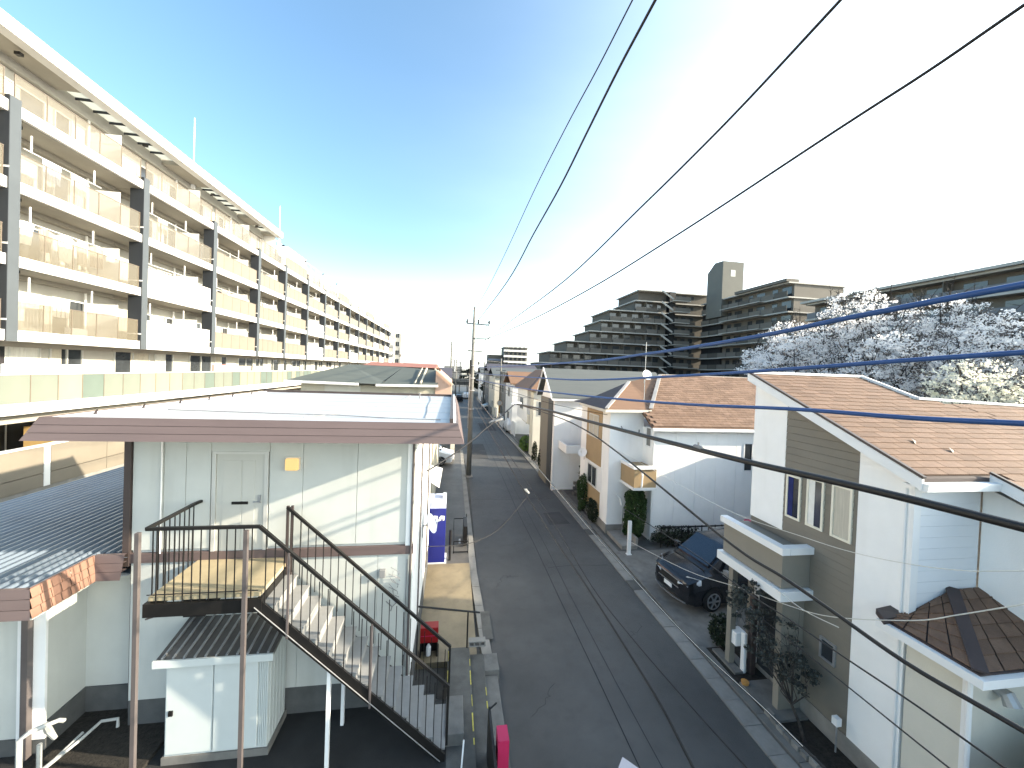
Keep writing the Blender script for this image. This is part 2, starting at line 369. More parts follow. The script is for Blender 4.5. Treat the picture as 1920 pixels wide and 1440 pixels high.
# land right of the road
structure('front_gardens', box(6.68, -6, -0.05, 7.6, 8.9, 0.05), soil)
structure('driveway', MB().face([(6.67, 8.9, .045), (20, 8.9, .12), (20, 14.2, .12), (6.67, 14.2, .045)]), concrete_m)
structure('side_lot', MB().face([(6.67, 14.2, .05), (30, 14.2, .12), (30, 60, .12), (6.67, 60, .05)]), concrete_d)
structure('garden_path', box(6.70, 6.75, .0, 7.45, 7.75, .10), concrete_m)
for k, (x0, y0, x1, y1) in enumerate(((6.78, 8.0, 7.0, 8.8), (7.05, 8.05, 7.25, 8.7))):
    tag(box(x0, y0, .05, x1, y1, .10).build('stepping_stone', concrete_m), ('narrow grey stone slab next to the gutter by the parked black car' if k == 0 else 'short grey stone slab beside the white letterbox, away from the gutter'), 'stone slab', bevel if False else None)
# left of the road
lk = thing('roadside_kerb', 'long concrete kerb strip along the left edge of the road', 'kerb', (1.1, 9, 0))
k1 = box(0, 0, -0.05, 0.24, 0.985, 0.06).mesh('kerbstone', concrete)
y = 9.2
while y < 33: inst('kerbstone', k1, (0.80+max(0, (13-y))*.035, y, 0), lk, rz=(R(2.0) if y < 13 else 0)); y += 1.0
structure('apron', box(-0.64, 9.02, -0.05, 0.80, 13.6, 0.12), mat('apron_concrete', (0.215, 0.175, 0.11), .45, .22, 1.2, bump=.25, bscale=60, dirt=.5))
structure('parking_lot', box(-9, 13.6, -0.05, 0.80, 32, 0.05), mat('lot_concrete', (0.105, .10, .093), .5, .25, .8, bump=.25, bscale=60, dirt=.5))
structure('yard', box(-9.5, -3, -0.05, 0.10, 7.6, 0.44), asphalt_old)
structure('soil_bed', box(-6.43, 5.2, .40, -4.65, 7.99, 0.50), soil)
# yard side terrace steps down to the road
st = thing('terrace_steps', 'long dark concrete steps running beside the road below the metal stairs', 'steps', (0.6, 7, 0))
box(0.10, 3.0, 0, 0.60, 9.0, 0.45).build('step', concrete_d, st, bevel=.012)
box(0.603, 5.6, 0, 0.92, 8.95, 0.30).build('step', concrete_d, st, bevel=.012)
box(0.923, 4.2, 0, 1.22, 6.85, 0.13).build('step', concrete_d, st, bevel=.012)
box(0.923, 6.88, 0, 1.22, 8.5, 0.13).build('step', concrete_m, st, bevel=.012)
box(0.923, 8.5, 0, 1.26, 9.02, 0.24).build('end_block', concrete_m, st, bevel=.012)
for x, z, y0, y1 in ((0.60, .453, 6.6, 8.7), (0.92, .303, 6.9, 8.2), (0.13, .453, 7.5, 8.9)):
    yy = y0
    while yy < y1:
        l_ = rnd.uniform(.08, .42); box(x-.030+rnd.uniform(0, .014), yy, z-.001, x-.004, min(y1, yy+l_), z+.003).build('worn_yellow_edge', yellow_m, st); yy += l_+rnd.uniform(.02, .3)
tag(box(0.08, 6.62, .44, 0.40, 7.42, .66).build('concrete_footing', concrete_m, bevel=.012), 'rectangular concrete block at the foot of the metal stairs', 'concrete block')
hb = thing('hollow_block', 'pale hollow concrete block lying at the top of the roadside steps', 'concrete block', (.8, 9.0, .3))
q = MB(); q.box(.58, 8.97, .45, .98, 9.13, .475).box(.58, 8.97, .55, .98, 9.13, .575)
for xx in (.58, .70, .83, .955): q.box(xx, 8.97, .475, xx+.025, 9.13, .55)
q.build('block_body', concrete, hb)
# small sewer cover and concrete slab near the rail
structure('manhole_cover', box(1.0, 9.75, .06, 1.26, 10.9, .065), concrete_d)
# dark handrail at the top of the steps
hr = thing('handrail', 'short black handrail on one post beside the lit concrete apron', 'handrail', (0.5, 8.95, .45))
MB().tube([(-.66, 9.0, 1.48), (.82, 9.0, 1.25)], .022, 8).build('rail', black_m, hr)
MB().tube([(.54, 8.98, .45), (.54, 8.99, 1.29)], .018, 8).build('post', black_m, hr)
# ---------------------------------------------------------------- two-storey block with outside stairs
W = 7.6
fb = thing('stair_apartment', 'two storey pale green house with flat roof, brown fascia and outside stairs', 'building', (-3, W, 0))
box(-5.45, W+.02, .0, -.66, 13.4, 5.72).build('wall', wall_green, fb)
box(-5.46, W, 0.0, -.645, 13.41, .95).build('foundation', found, fb)
js = [-5.45, -4.97, -4.62, -4.22, -3.25, -2.68, -1.72, -.66]
for a, b in zip(js, js[1:]):
    if a == -4.22:
        box(a+.004, W-.02, 5.36, b-.004, W+.02, 5.71).build('wall_panel', wall_green, fb); continue
    box(a+.004, W-.02, 3.62, b-.004, W+.02, 5.71).build('wall_panel', wall_green, fb)
for a, b in ((-5.45, -4.2), (-4.2, -2.7), (-2.7, -1.3), (-1.3, -.66)):
    box(a+.003, W-.018, .953, b-.003, W+.02, 3.40).build('wall_panel', wall_green, fb)
box(-5.47, W-.05, 3.40, -.645, W+.02, 3.56).build('belt_board', brown_dark if False else fascia_m, fb)
for k in range(9):
    box(-.66, W+.02+k*.645, .955, -.645, W+.655+k*.645, 5.70).build('side_panel', white_w, fb)
# door
dr = box(-4.13, W-.012, 3.42, -3.34, W+.01, 5.31).build('door', door_m, fb)
q = MB(); q.box(-4.20, W-.035, 3.40, -4.135, W+.02, 5.36).box(-3.335, W-.035, 3.40, -3.27, W+.02, 5.36).box(-4.135, W-.035, 5.315, -3.335, W+.02, 5.36)
q.build('door_frame', frame_al, dr)
box(-4.03, W-.020, 3.50, -3.72, W-.011, 5.2).build('door_inset', door_m, dr); box(-3.70, W-.018, 3.50, -3.50, W-.011, 5.2).build('door_inset', door_m, dr)
box(-3.87, W-.03, 4.40, -3.60, W-.018, 4.45).build('letter_slot', black_m, dr)
q = MB(); q.box(-3.44, W-.03, 4.42, -3.39, W-.012, 4.57).tube([(-3.40, W-.02, 4.45), (-3.40, W-.065, 4.45), (-3.50, W-.065, 4.45)], .010, 6); q.build('door_handle', steel, dr)
wl = thing('wall_lamp', 'square glowing amber wall lamp right of the upstairs door', 'lamp', (-2.85, W-.02, 5.14))
box(-2.98, W-.05, 5.02, -2.72, W-.02, 5.27).build('lamp_base', frame_al, wl)
box(-2.965, W-.13, 5.03, -2.735, W-.05, 5.255).build('lamp_shade', lampshade, wl, bevel=.03)
# gable side details
box(-.80, W-.035, 3.56, -.70, W-.0205, 5.71).build('corner_trim', white_w, fb)
for x, y, r, m in ((-.69, W-.05, .022, brown_mid), (-.575, 10.9, .022, brown_mid), (-.60, 8.6, .018, brown_mid)):
    MB().tube([(x, y, .5 if x < -.6 else 1.4), (x, y, 5.74)], r, 8).build('downpipe', m, fb)
MB().tube([(-4.99, W-.045, 3.56), (-4.99, W-.045, 5.3), (-5.0, W-.03, 5.7)], .014, 6).build('conduit', white_w, fb)
box(-5.56, W-.06, 3.35, -5.46, W+.06, 5.74).build('corner_post', brown_dark, fb)
ac = MB().tube([(-.60, 10.2, 4.05), (-.52, 10.2, 4.05)], .05, 8); 
# wall gas/electric boxes lower right
q = MB(); q.box(-1.25, W-.10, 2.98, -1.15, W-.02, 3.12)
for k in range(9):
    t = k/8; q.tube([(-1.05+.05*math.sin(k*2), W-.05, 3.15-t*.5), (-.95+.06*math.cos(k*3), W-.09, 3.08-t*.5), (-.90+.03*math.sin(k), W-.04, 3.0-t*.5)], .006, 4)
q.tube([(-.75, W-.04, 3.3), (-.76, W-.04, 2.0), (-.74, W-.04, 1.2)], .007, 5)
q.build('cable_tangle', grey_c, fb)
q = MB(); q.tube([(-1.12, W-.05, 2.5), (-1.0, W-.1, 2.42), (-.92, W-.05, 2.47)], .012, 5).tube([(-1.0, W-.1, 2.42), (-1.02, W-.1, 2.34)], .012, 5); q.build('tap', grey_c, fb)
# roof and fascia
rf = MB(); rf.box(-6.0, 6.70, 5.72, .08, 13.45, 6.03); roofo = rf.build('roof', roof_light, fb)
q = MB()
for k in range(6):
    yy = 7.4+k*1.05; q.box(-5.95, yy, 6.031, -.02, yy+.008, 6.034)
q.build('roof_seam', steel, roofo)
for k in range(3):      # lapped fascia boards, flared outwards
    z1 = 6.06-.113*k; z0 = z1-.106; f1 = .03+.045*k; f0 = f1+.045
    q = MB(); Y1 = 6.69-f1; Y0 = 6.69-f0; XL1 = -6.0-f1*.9; XL0 = -6.0-f0*.9; XR1 = .08+f1*.9; XR0 = .08+f0*.9
    q.face([(XL0, Y0, z0), (XR0, Y0, z0), (XR1, Y1, z1), (XL1, Y1, z1)])
    q.face([(XL1, Y1, z1), (XR1, Y1, z1), (XR1-.03, 6.705, z1), (XL1+.03, 6.705, z1)])
    q.face([(XL0, Y0, z0), (XL0, 6.705, z0), (XR0, 6.705, z0), (XR0, Y0, z0)])
    q.face([(XR0, Y0, z0), (XR0, 13.5, z0), (XR1, 13.5, z1), (XR1, Y1, z1)])
    q.face([(XR1, Y1, z1), (XR1, 13.5, z1), (.075, 13.5, z1), (.075, 6.70, z1)])
    q.face([(XR0, Y0, z0), (.075, 6.70, z0), (.075, 13.5, z0), (XR0, 13.5, z0)])
    q.face([(XL0, Y0, z0), (XL1, Y1, z1), (XL1, 13.5, z1), (XL0, 13.5, z0)])
    q.build('fascia_board', fascia_m, fb)
q = MB(); q.box(-.03, 6.72, 6.031, .03, 13.46, 6.13).box(-6.0, 13.40, 6.031, -.03, 13.46, 6.10); q.build('roof_edge_trim', brown_dark, fb)
box(.031, 6.72, 6.031, .075, 13.46, 6.12).build('roof_edge_cap', white_w, fb)
for k in range(6): MB().prism([(-5.85, 7.3+k*1.0, 6.03), (-5.85, 7.34+k*1.0, 6.03), (-5.85, 7.36+k*1.0, 6.10)], (.03, 0, 0)).build('snow_hook', brown_dark, fb)
box(-5.98, 6.80, 6.031, -5.90, 13.4, 6.05).build('roof_edge_strip', white_w, fb)
box(-6.0, 6.70, 5.70, .07, W-.02, 5.72).build('soffit', wall_green, fb)
# cables lying on the roof
for nm, lb, pts in (('roof_cable', 'thin grey cable curling over the left part of the flat roof', [(-1.4, 13.3, 6.05), (-1.5, 11, 6.04), (-1.75, 9.2, 6.04), (-2.0, 8.1, 6.04), (-2.6, 7.3, 6.04)]),
                    ('roof_cable', 'thin grey cable near the right edge of the flat roof', [(-.75, 13.3, 6.05), (-.62, 11.6, 6.04), (-.6, 9.8, 6.04), (-.52, 8.4, 6.04), (-.5, 7.5, 6.04)]),
                    ('roof_cable', 'thin grey cable crossing the flat roof lengthways behind the front fascia', [(-5.2, 8.0, 6.045), (-3.4, 7.75, 6.045), (-2.1, 7.62, 6.045), (-1.2, 7.35, 6.045), (-.2, 7.2, 6.045)])):
    tag(MB().tube(pts, .008, 5).build(nm, grey_c), lb, 'cable')
ra = thing('roof_vent', 'small stub vent with a round cap on the flat roof', 'vent', (-1.0, 12.2, 6.03))
MB().tube([(-1.0, 12.2, 6.03), (-1.0, 12.2, 6.17)], .02, 6).tube([(-1.0, 12.2, 6.17), (-1.0, 12.2, 6.2)], .045, 8).build('vent_body', grey_c, ra)
# ---------------------------------------------------------------- outside stairs
sx0, sx1, sz0, sz1, yf, yb = -2.86, .05, 3.42, .62, 6.42, 7.32
ss = thing('outside_stairs', 'black metal outside stairs with pale treads climbing to the upstairs door', 'stairs', (-2, 6.9, .45))
box(-4.38, yf, 3.36, -2.84, W-.03, 3.42).build('landing', landing_m, ss)
q = MB(); q.box(-4.42, yf-.05, 3.14, -2.80, yf, 3.34).box(-4.42, yf+.001, 3.14, -4.36, W-.05, 3.34).box(-2.88, yf+.001, 3.12, -2.82, W-.05, 3.34).box(-3.6, yf+.001, 3.20, -3.54, W-.05, 3.34)
q.build('landing_beam', black_m, ss)
n = 14; dx = (sx1-sx0)/n; dz = (sz0-sz1)/n
trm = box(0, 0, -.035, dx+.03, yb-yf-.04, 0).mesh('tread', tread_m); rsm = box(0, 0, -dz+.001, .012, yb-yf-.04, -.036).mesh('riser', tread_m)
for k in range(n):
    inst('tread', trm, (sx0+k*dx, yf+.02, sz0-(k+1)*dz), ss)
    inst('riser', rsm, (sx0+k*dx+.001, yf+.02, sz0-k*dz-.001), ss)
for yy in (yf-.04, yb):
    q = MB(); h_ = .09 if yy < 7 else .24; q.prism([(sx0, yy, sz0+.02-h_), (sx1+.03, yy, sz1-h_+.03), (sx1+.03, yy, sz1-.20), (sx1-.03, yy, sz1-.22), (sx0, yy, sz0-.32)], (0, .035, 0)); q.build('stringer', black_m, ss, fix=True)
MB().tube([(-2.9, yf-.06, 3.22), (0, yf-.06, .47)], .008, 5).build('cable', grey_c, ss)
top = lambda x: 4.46-(x-sx0)*(4.46-1.72)/(sx1-sx0)
strz = lambda x: sz0-(x-sx0)*(sz0-sz1)/(sx1-sx0)
rails = [[(-4.40, yf-.03, 4.46), (sx0, yf-.03, 4.46), (sx1+.06, yf-.03, 1.70)], [(-4.40, yf-.03, 4.46), (-4.40, 7.45, 4.46), (-4.36, 7.58, 4.47)],
         [(-2.84, yb+.02, 4.42), (sx1+.08, yb+.02, 1.68)]]
for rr in rails:
    q = MB()
    for a, b in zip(rr, rr[1:]): q.bar(a, b, .05, .045)
    q.build('handrail', black_m, ss)
bmesh_cache = {}
def bal(x, y, z0, z1, m=black_m, w=.013):
    key = (round(z1-z0, 2), m.name, w)
    if key not in bmesh_cache: bmesh_cache[key] = box(-w/2, -w/2, 0, w/2, w/2, key[0]).mesh('baluster', m)
    inst('baluster', bmesh_cache[key], (x, y, z0), ss)
x = -4.26
while x < -2.95: bal(x, yf-.03, 3.30, 4.44); x += .118
MB().tube([(-4.38, yf-.03, 3.47), (-2.86, yf-.03, 3.47)], .008, 5).build('lower_rail', black_m, ss)
yy = 6.52
while yy < 7.45: bal(-4.40, yy, 3.30, 4.44); yy += .115
k = 0; x = sx0+.10
while x < sx1: bal(x, yf-.03, strz(x)-.12, strz(x)+1.0); bal(x+.02, yb+.02, strz(x)-.08, strz(x)+.98); x += .132
for x in (-2.42, -1.15):
    MB().bar((x, yf-.05, strz(x)-.30), (x, yf-.05, top(x)), .03, .03).build('rail_post', brown_mid, ss)
for x, y in ((-2.83, yb+.02), (-2.76, yb+.03)): box(x-.02, y-.02, 3.1, x+.02, y+.02, 4.44).build('rail_post', brown_dark, ss)
box(sx1+.03, yf-.05, .72, sx1+.07, yf-.01, 1.70).build('rail_post', black_m, ss); box(sx1+.05, yb, .68, sx1+.09, yb+.04, 1.68).build('rail_post', black_m, ss)
for x, y, z1, m in ((-4.47, yf-.09, 4.43, brown_mid), (-3.02, yf-.09, 4.43, brown_mid), (-1.80, yf+.03, 2.15, white_p), (-1.78, yb-.05, 2.15, white_p)):
    box(x-.028, y-.028, .43, x+.028, y+.028, z1).build('support_post', m, ss)
MB().tube([(-4.40, yf-.02, 3.10), (-4.1, yf+.3, 3.06), (-3.6, yf+.5, 3.12), (-3.3, 7.2, 3.1)], .012, 5).build('brace', brown_mid, ss)
# ---------------------------------------------------------------- garden shed under the landing
sh = thing('storage_shed', 'pale grey metal storage shed with sliding door under the stair landing', 'shed', (-3.6, 7.1, .45))
q = MB(); q.box(-4.40, 6.86, .56, -2.87, 7.54, 2.12); q.build('body', shed_m, sh)
box(-4.43, 6.83, .44, -2.84, 7.56, .56).build('base', concrete_m, sh)
box(-4.38, 6.835, .60, -3.70, 6.86, 2.08).build('sliding_door', shed_m, sh, bevel=.008); box(-3.68, 6.825, .60, -3.02, 6.86, 2.08).build('sliding_door', shed_m, sh, bevel=.008)
q = MB()
for k in range(5): q.box(-3.0+k*.028, 6.84, .58, -2.985+k*.028, 6.86, 2.1)
q.build('ribbed_jamb', shed_m, sh)
for k in range(5): box(-2.87, 6.92+k*.125, .60, -2.862, 7.02+k*.125, 2.08).build('side_panel', shed_m, sh)
box(-4.33, 6.81, 1.25, -4.27, 6.835, 1.33).build('door_lock', black_m, sh)
q = MB().prism([(-4.50, 6.76, 2.13), (-4.50, 7.58, 2.33), (-4.50, 7.58, 2.39), (-4.50, 6.76, 2.20)], (1.72, 0, 0)); r_ = q.build('roof', shed_roof, sh, fix=True)
q = MB().prism([(-4.52, 6.73, 2.10), (-4.52, 6.76, 2.10), (-4.52, 6.76, 2.215), (-4.52, 6.73, 2.215)], (1.76, 0, 0)); q.build('eave_trim', shed_m, sh, fix=True)
for k in range(11):
    x = -4.42+k*.155; MB().prism([(x, 6.77, 2.205), (x, 7.575, 2.395), (x, 7.575, 2.425), (x, 6.77, 2.235)], (.03, 0, 0)).build('roof_rib', steel, r_, fix=True)
wv = thing('wall_vent', 'black square vent box on the wall under the stair landing', 'vent', (-4.35, W, 2.6))
box(-4.55, W-.13, 2.45, -4.20, W-.02, 2.78).build('vent_box', black_m, wv); MB().tube([(-4.5, W-.14, 2.82), (-4.17, W-.14, 2.85), (-4.16, W-.14, 2.70)], .012, 5).build('vent_pipe', white_p, wv)
# ---------------------------------------------------------------- low wing with ribbed blue-grey roof
lw = thing('ribbed_roof_wing', 'low pale green wing with ribbed blue grey metal roof and brown fascia', 'building', (-8, 8, 0))
q = MB(); q.box(-10.0, 7.3, 0, -6.44, 14.5, 3.25); q.build('wall', wall_green, lw)
box(-6.44, 8.0, 0, -5.46, 8.2, 3.25).build('wall', wall_green, lw)
q = MB(); q.box(-10.0, 7.27, 0, -6.41, 7.30, .70).box(-6.44, 7.30, 0, -6.41, 7.97, .95).box(-6.44, 7.97, 0, -5.47, 8.0, .95); q.build('foundation', found, lw)
box(-6.80, 7.25, .7, -6.41, 7.29, 3.2).build('corner_trim', white_w, lw)
q = MB(); q.face([(-10.1, 6.50, 3.56), (-5.95, 6.50, 3.52), (-5.95, 7.52, 3.52), (-5.47, 7.52, 3.52), (-5.47, 14.2, 3.52), (-10.1, 14.2, 3.56)]); q.face([(-10.1, 6.50, 3.2), (-10.1, 14.2, 3.2), (-5.47, 14.2, 3.2), (-5.47, 7.52, 3.2), (-5.95, 7.52, 3.2), (-5.95, 6.50, 3.2)])
wr = q.build('roof', rib_m, lw)
x = -10.05; k = 0
while x < -5.5:
    y0 = 6.52 if x < -5.98 else 7.6
    MB().prism([(x, y0, 3.53), (x+.075, y0, 3.53), (x+.055, y0, 3.585), (x+.02, y0, 3.585)], (0, 14.1-y0, 0)).build('roof_rib', rib_m, wr, fix=True); x += .155; k += 1
for k in range(3):
    z1 = 3.60-.135*k; z0 = z1-.128; e = .02+.03*k; f = e+.03
    q = MB()
    q.face([(-10.1, 6.47-f, z0), (-5.93+f, 6.47-f, z0), (-5.93+e, 6.47-e, z1), (-10.1, 6.47-e, z1)])
    q.face([(-10.1, 6.47-e, z1), (-5.93+e, 6.47-e, z1), (-5.95, 6.50, z1), (-10.1, 6.50, z1)])
    q.build('fascia_board', fascia_m, lw)
    L_ = 7.50-6.47; nn = 7       # return towards the house in short pieces, orange sunlight put into their colour
    for j in range(nn):
        a = 6.47-e+(L_)*j/nn; b = 6.47-e+L_*(j+1)/nn-.008
        q = MB(); q.face([(-5.93+f, a, z0), (-5.93+f, b, z0), (-5.93+e, b, z1), (-5.93+e, a, z1)]); q.face([(-5.93+e, a, z1), (-5.93+e, b, z1), (-5.95, b, z1), (-5.95, a, z1)])
        q.build('fascia_tile', mat('fascia_sunlit_m', (.25, .14, .10), .6, .10, 3), lw)
    q = MB(); q.face([(-5.93+f, 7.48-f, z0), (-5.46, 7.48-f, z0), (-5.46, 7.48-e, z1), (-5.93+e, 7.48-e, z1)]); q.face([(-5.93+e, 7.48-e, z1), (-5.46, 7.48-e, z1), (-5.46, 7.52, z1), (-5.93+e, 7.52, z1)])
    q.build('fascia_board', fascia_m, lw)
for x, y in ((-6.62, 7.20), (-5.62, 7.92)): box(x-.045, y-.045, .45, x+.045, y+.045, 3.2).build('downpipe', brown_mid if x < -6 else brown_dark, lw)
box(-10.1, 6.42, 3.17, -5.85, 7.3, 3.2).build('soffit', wall_green, lw)
# pipes in the nook
pipe_g = mat('pipe_grey', (.38, .39, .38), .5, .1, 5, dirt=.3)
pv = thing('vent_pipes', 'bundle of bent white pipes on the wall above the soil bed', 'pipes', (-6.3, 7.2, .5))
for pts, r in (([(-6.1, 6.55, .5), (-6.1, 6.55, 1.32), (-6.02, 6.6, 1.38), (-5.9, 6.7, 1.38)], .035), ([(-5.98, 6.7, .5), (-5.98, 6.7, 1.1)], .03), ([(-6.1, 6.55, .6), (-5.95, 6.9, .66), (-5.9, 7.3, .70)], .022)):
    MB().tube(pts, r, 8).build('pipe', pipe_g, pv)
q = MB().tube([(-5.95, 6.75, 1.35), (-6.0, 6.85, 1.18), (-5.95, 6.9, 1.0)], [.04, .05, .03], 8).tube([(-5.9, 6.7, 1.38), (-5.82, 6.8, 1.36), (-5.80, 6.86, 1.30)], .03, 8); q.build('trap', pipe_g, pv)
hp = thing('low_drain_pipe', 'long thin white drain pipe with elbow lying over the soil bed', 'pipe', (-5.9, 7, .5))
MB().tube([(-6.2, 6.2, .56), (-5.82, 7.2, .70), (-5.75, 7.45, .74), (-5.50, 7.45, .76), (-5.48, 7.42, .64)], .024, 8).build('pipe_body', pipe_g, hp)
stk = thing('white_stake', 'short white stub standing in the dark soil bed', 'stake', (-5.2, 6.5, .5)); MB().tube([(-5.22, 6.55, .5), (-5.22, 6.55, .72)], [.03, .035], 7).tube([(-5.22, 6.55, .72), (-5.2, 6.5, .78)], .03, 6).build('stub', white_p, stk)
# items by the house side
rb = thing('red_cabinet', 'red and black metal cabinet standing behind the foot of the stairs', 'cabinet', (-.36, 9.3, .12))
box(-.56, 9.20, .46, -.14, 9.45, .82).build('red_box', red_m, rb, bevel=.01); q = MB(); q.box(-.56, 9.20, .12, -.53, 9.45, .455).box(-.17, 9.20, .12, -.14, 9.45, .455).box(-.53, 9.40, .12, -.17, 9.44, .455); q.build('stand', black_m, rb)
MB().tube([(-.36, 9.25, .14), (-.36, 9.25, .34), (-.36, 9.3, .36)], [.06, .06, .03], 8).build('white_canister', white_p, rb); box(-.54, 9.195, .62, -.16, 9.199, .635).build('band', pink_m, rb)
vm = thing('vending_machine', 'tall blue vending machine with white emblem and white top behind the house', 'vending machine', (-.5, 14.1, .05))
box(-1.00, 13.75, .10, -.08, 14.45, 2.02).build('body', blue_v, vm, bevel=.01); box(-1.00, 13.78, 2.02, -.08, 14.45, 2.34).build('top_panel', mat('vend_white', (.62, .66, .80), .4, .03, 2), vm)
box(-1.02, 13.72, .05, -.02, 14.46, .10).build('base', white_p, vm); box(-.20, 13.86, 2.34, -.08, 14.2, 2.46).build('top_box', white_p, vm)
q = MB()
for cx in (-.46, -.22): # two rounded white leaves facing each other
    s = 1
    q.prism([(cx-.10, 13.742, 1.60), (cx-.02, 13.742, 1.60), (cx-.02, 13.742, 1.66), (cx+.03, 13.742, 1.66), (cx+.03, 13.742, 1.60), (cx+.09, 13.742, 1.60), (cx+.10, 13.742, 1.76), (cx-.04, 13.742, 1.78), (cx-.10, 13.742, 1.70)], (0, .006, 0))
q.build('emblem', white_p, vm)
gp = thing('cable_post', 'black slim bollard standing beside the blue vending machine', 'bollard', (.12, 13.9, .05)); MB().tube([(.10, 14.0, .05), (.10, 14.0, 1.15)], .045, 8).build('post', black_m, gp)
pf = thing('steel_pen', 'low dark steel frame enclosure beside the kerb near the vending machine', 'railing', (.5, 15.5, .05))
q = MB()
for a, b in (((.22, 14.5, .1), (.78, 14.5, .1)), ((.22, 14.5, .5), (.78, 14.5, .5)), ((.25, 16.6, .55), (.78, 16.6, .55)), ((.78, 14.5, .5), (.78, 16.6, .55)), ((.24, 14.5, .5), (.25, 16.6, .55)), ((.78, 14.5, .05), (.78, 14.5, .5)), ((.24, 14.5, .05), (.24, 14.5, .5)), ((.78, 16.6, .05), (.78, 16.6, .75)), ((.25, 16.6, .05), (.25, 16.6, .55))): q.bar(a, b, .03, .03)
q.build('frame', black_m, pf); box(.62, 15.0, .1, .76, 16.0, .85).build('black_board', black_m, pf); box(.45, 15.3, .05, .52, 15.4, .2).build('white_cap', white_p, pf)
dsm = thing('wall_satellite_dish', 'white satellite dish on the street side wall of the two storey house', 'satellite dish', (-.5, 10.1, 2.9))
def dish(parent, c, n_, r, m):
    c = Vector(c); n_ = Vector(n_).normalized(); a = n_.cross(Vector((0, 0, 1))).normalized(); b = a.cross(n_)
    q = MB(); rings = []
    for i in range(5):
        t = i/4; ring = []
        for k in range(16):
            an = 2*math.pi*k/16; ring.append(c+(a*math.cos(an)+b*math.sin(an))*r*t+n_*(r*.28*t*t))
        rings.append(ring)
    for i in range(4):
        for k in range(16):
            j = (k+1) % 16; q.face([rings[i][k], rings[i+1][k], rings[i+1][j], rings[i][j]]) if i else q.face([rings[0][0], rings[1][k], rings[1][j]])
    q.build('dish', m, parent); q = MB().tube([c-b*r*.9+n_*.1, c+n_*r*.9], .012, 5); q.tube([c+n_*r*.9-n_*.03, c+n_*r*.9+n_*.07], .03, 6); q.build('feed_arm', m, parent)
    MB().tube([c-n_*.02, c-n_*.18, c-n_*.18-Vector((0, 0, .3))], .02, 6).build('mount', steel, parent)
dish(dsm, (-.48, 10.1, 2.95), (.75, -.2, .35), .26, white_p)
for nm, lb, pts in (('projecting_sign', 'white round-edged projecting sign high on the side wall of the stair house', [(-.60, 12.0, 4.0), (-.22, 12.0, 3.9), (-.30, 12.0, 3.3), (-.60, 12.0, 3.5)]),):
    tag(MB().prism(pts, (0, .05, 0)).build(nm, white_p, fix=True), lb, 'sign')
pk = thing('pink_post_box', 'magenta topped post with a black backing frame beside the roadside steps', 'post', (.9, 5.4, 0))
box(.88, 5.75, .0, 1.05, 6.02, 1.3).build('post_body', pink_m, pk); q = MB(); q.box(.80, 5.5, .0, .84, 6.55, 1.15).bar((.82, 6.5, 1.15), (.95, 6.6, 1.16), .02, .02); q.build('backing_frame', black_m, pk)
wr_ = thing('white_rod', 'thin white rod leaning at the left of the roadside steps', 'rod', (.3, 6.2, .45)); MB().tube([(.33, 6.0, .45), (.38, 6.25, .9)], .014, 6).build('rod', white_p, wr_)
bb = thing('lamp_housing', 'pale bluish box top just in view at the bottom edge over the road', 'lamp housing', (2.0, 3.4, 3.4))
MB().prism([(1.27, 2.60, 3.96), (1.38, 2.72, 3.96), (1.47, 2.62, 3.96), (1.37, 2.50, 3.96)], (0, 0, .12)).build('housing', mat('bluish_metal', (.16, .18, .23), .3, .05, 3), bb, fix=True)
MB().tube([(1.37, 2.6, 3.97), (1.3, 2.2, 3.6), (1.2, 1.2, 3.2)], .03, 8).build('arm', steel, bb)
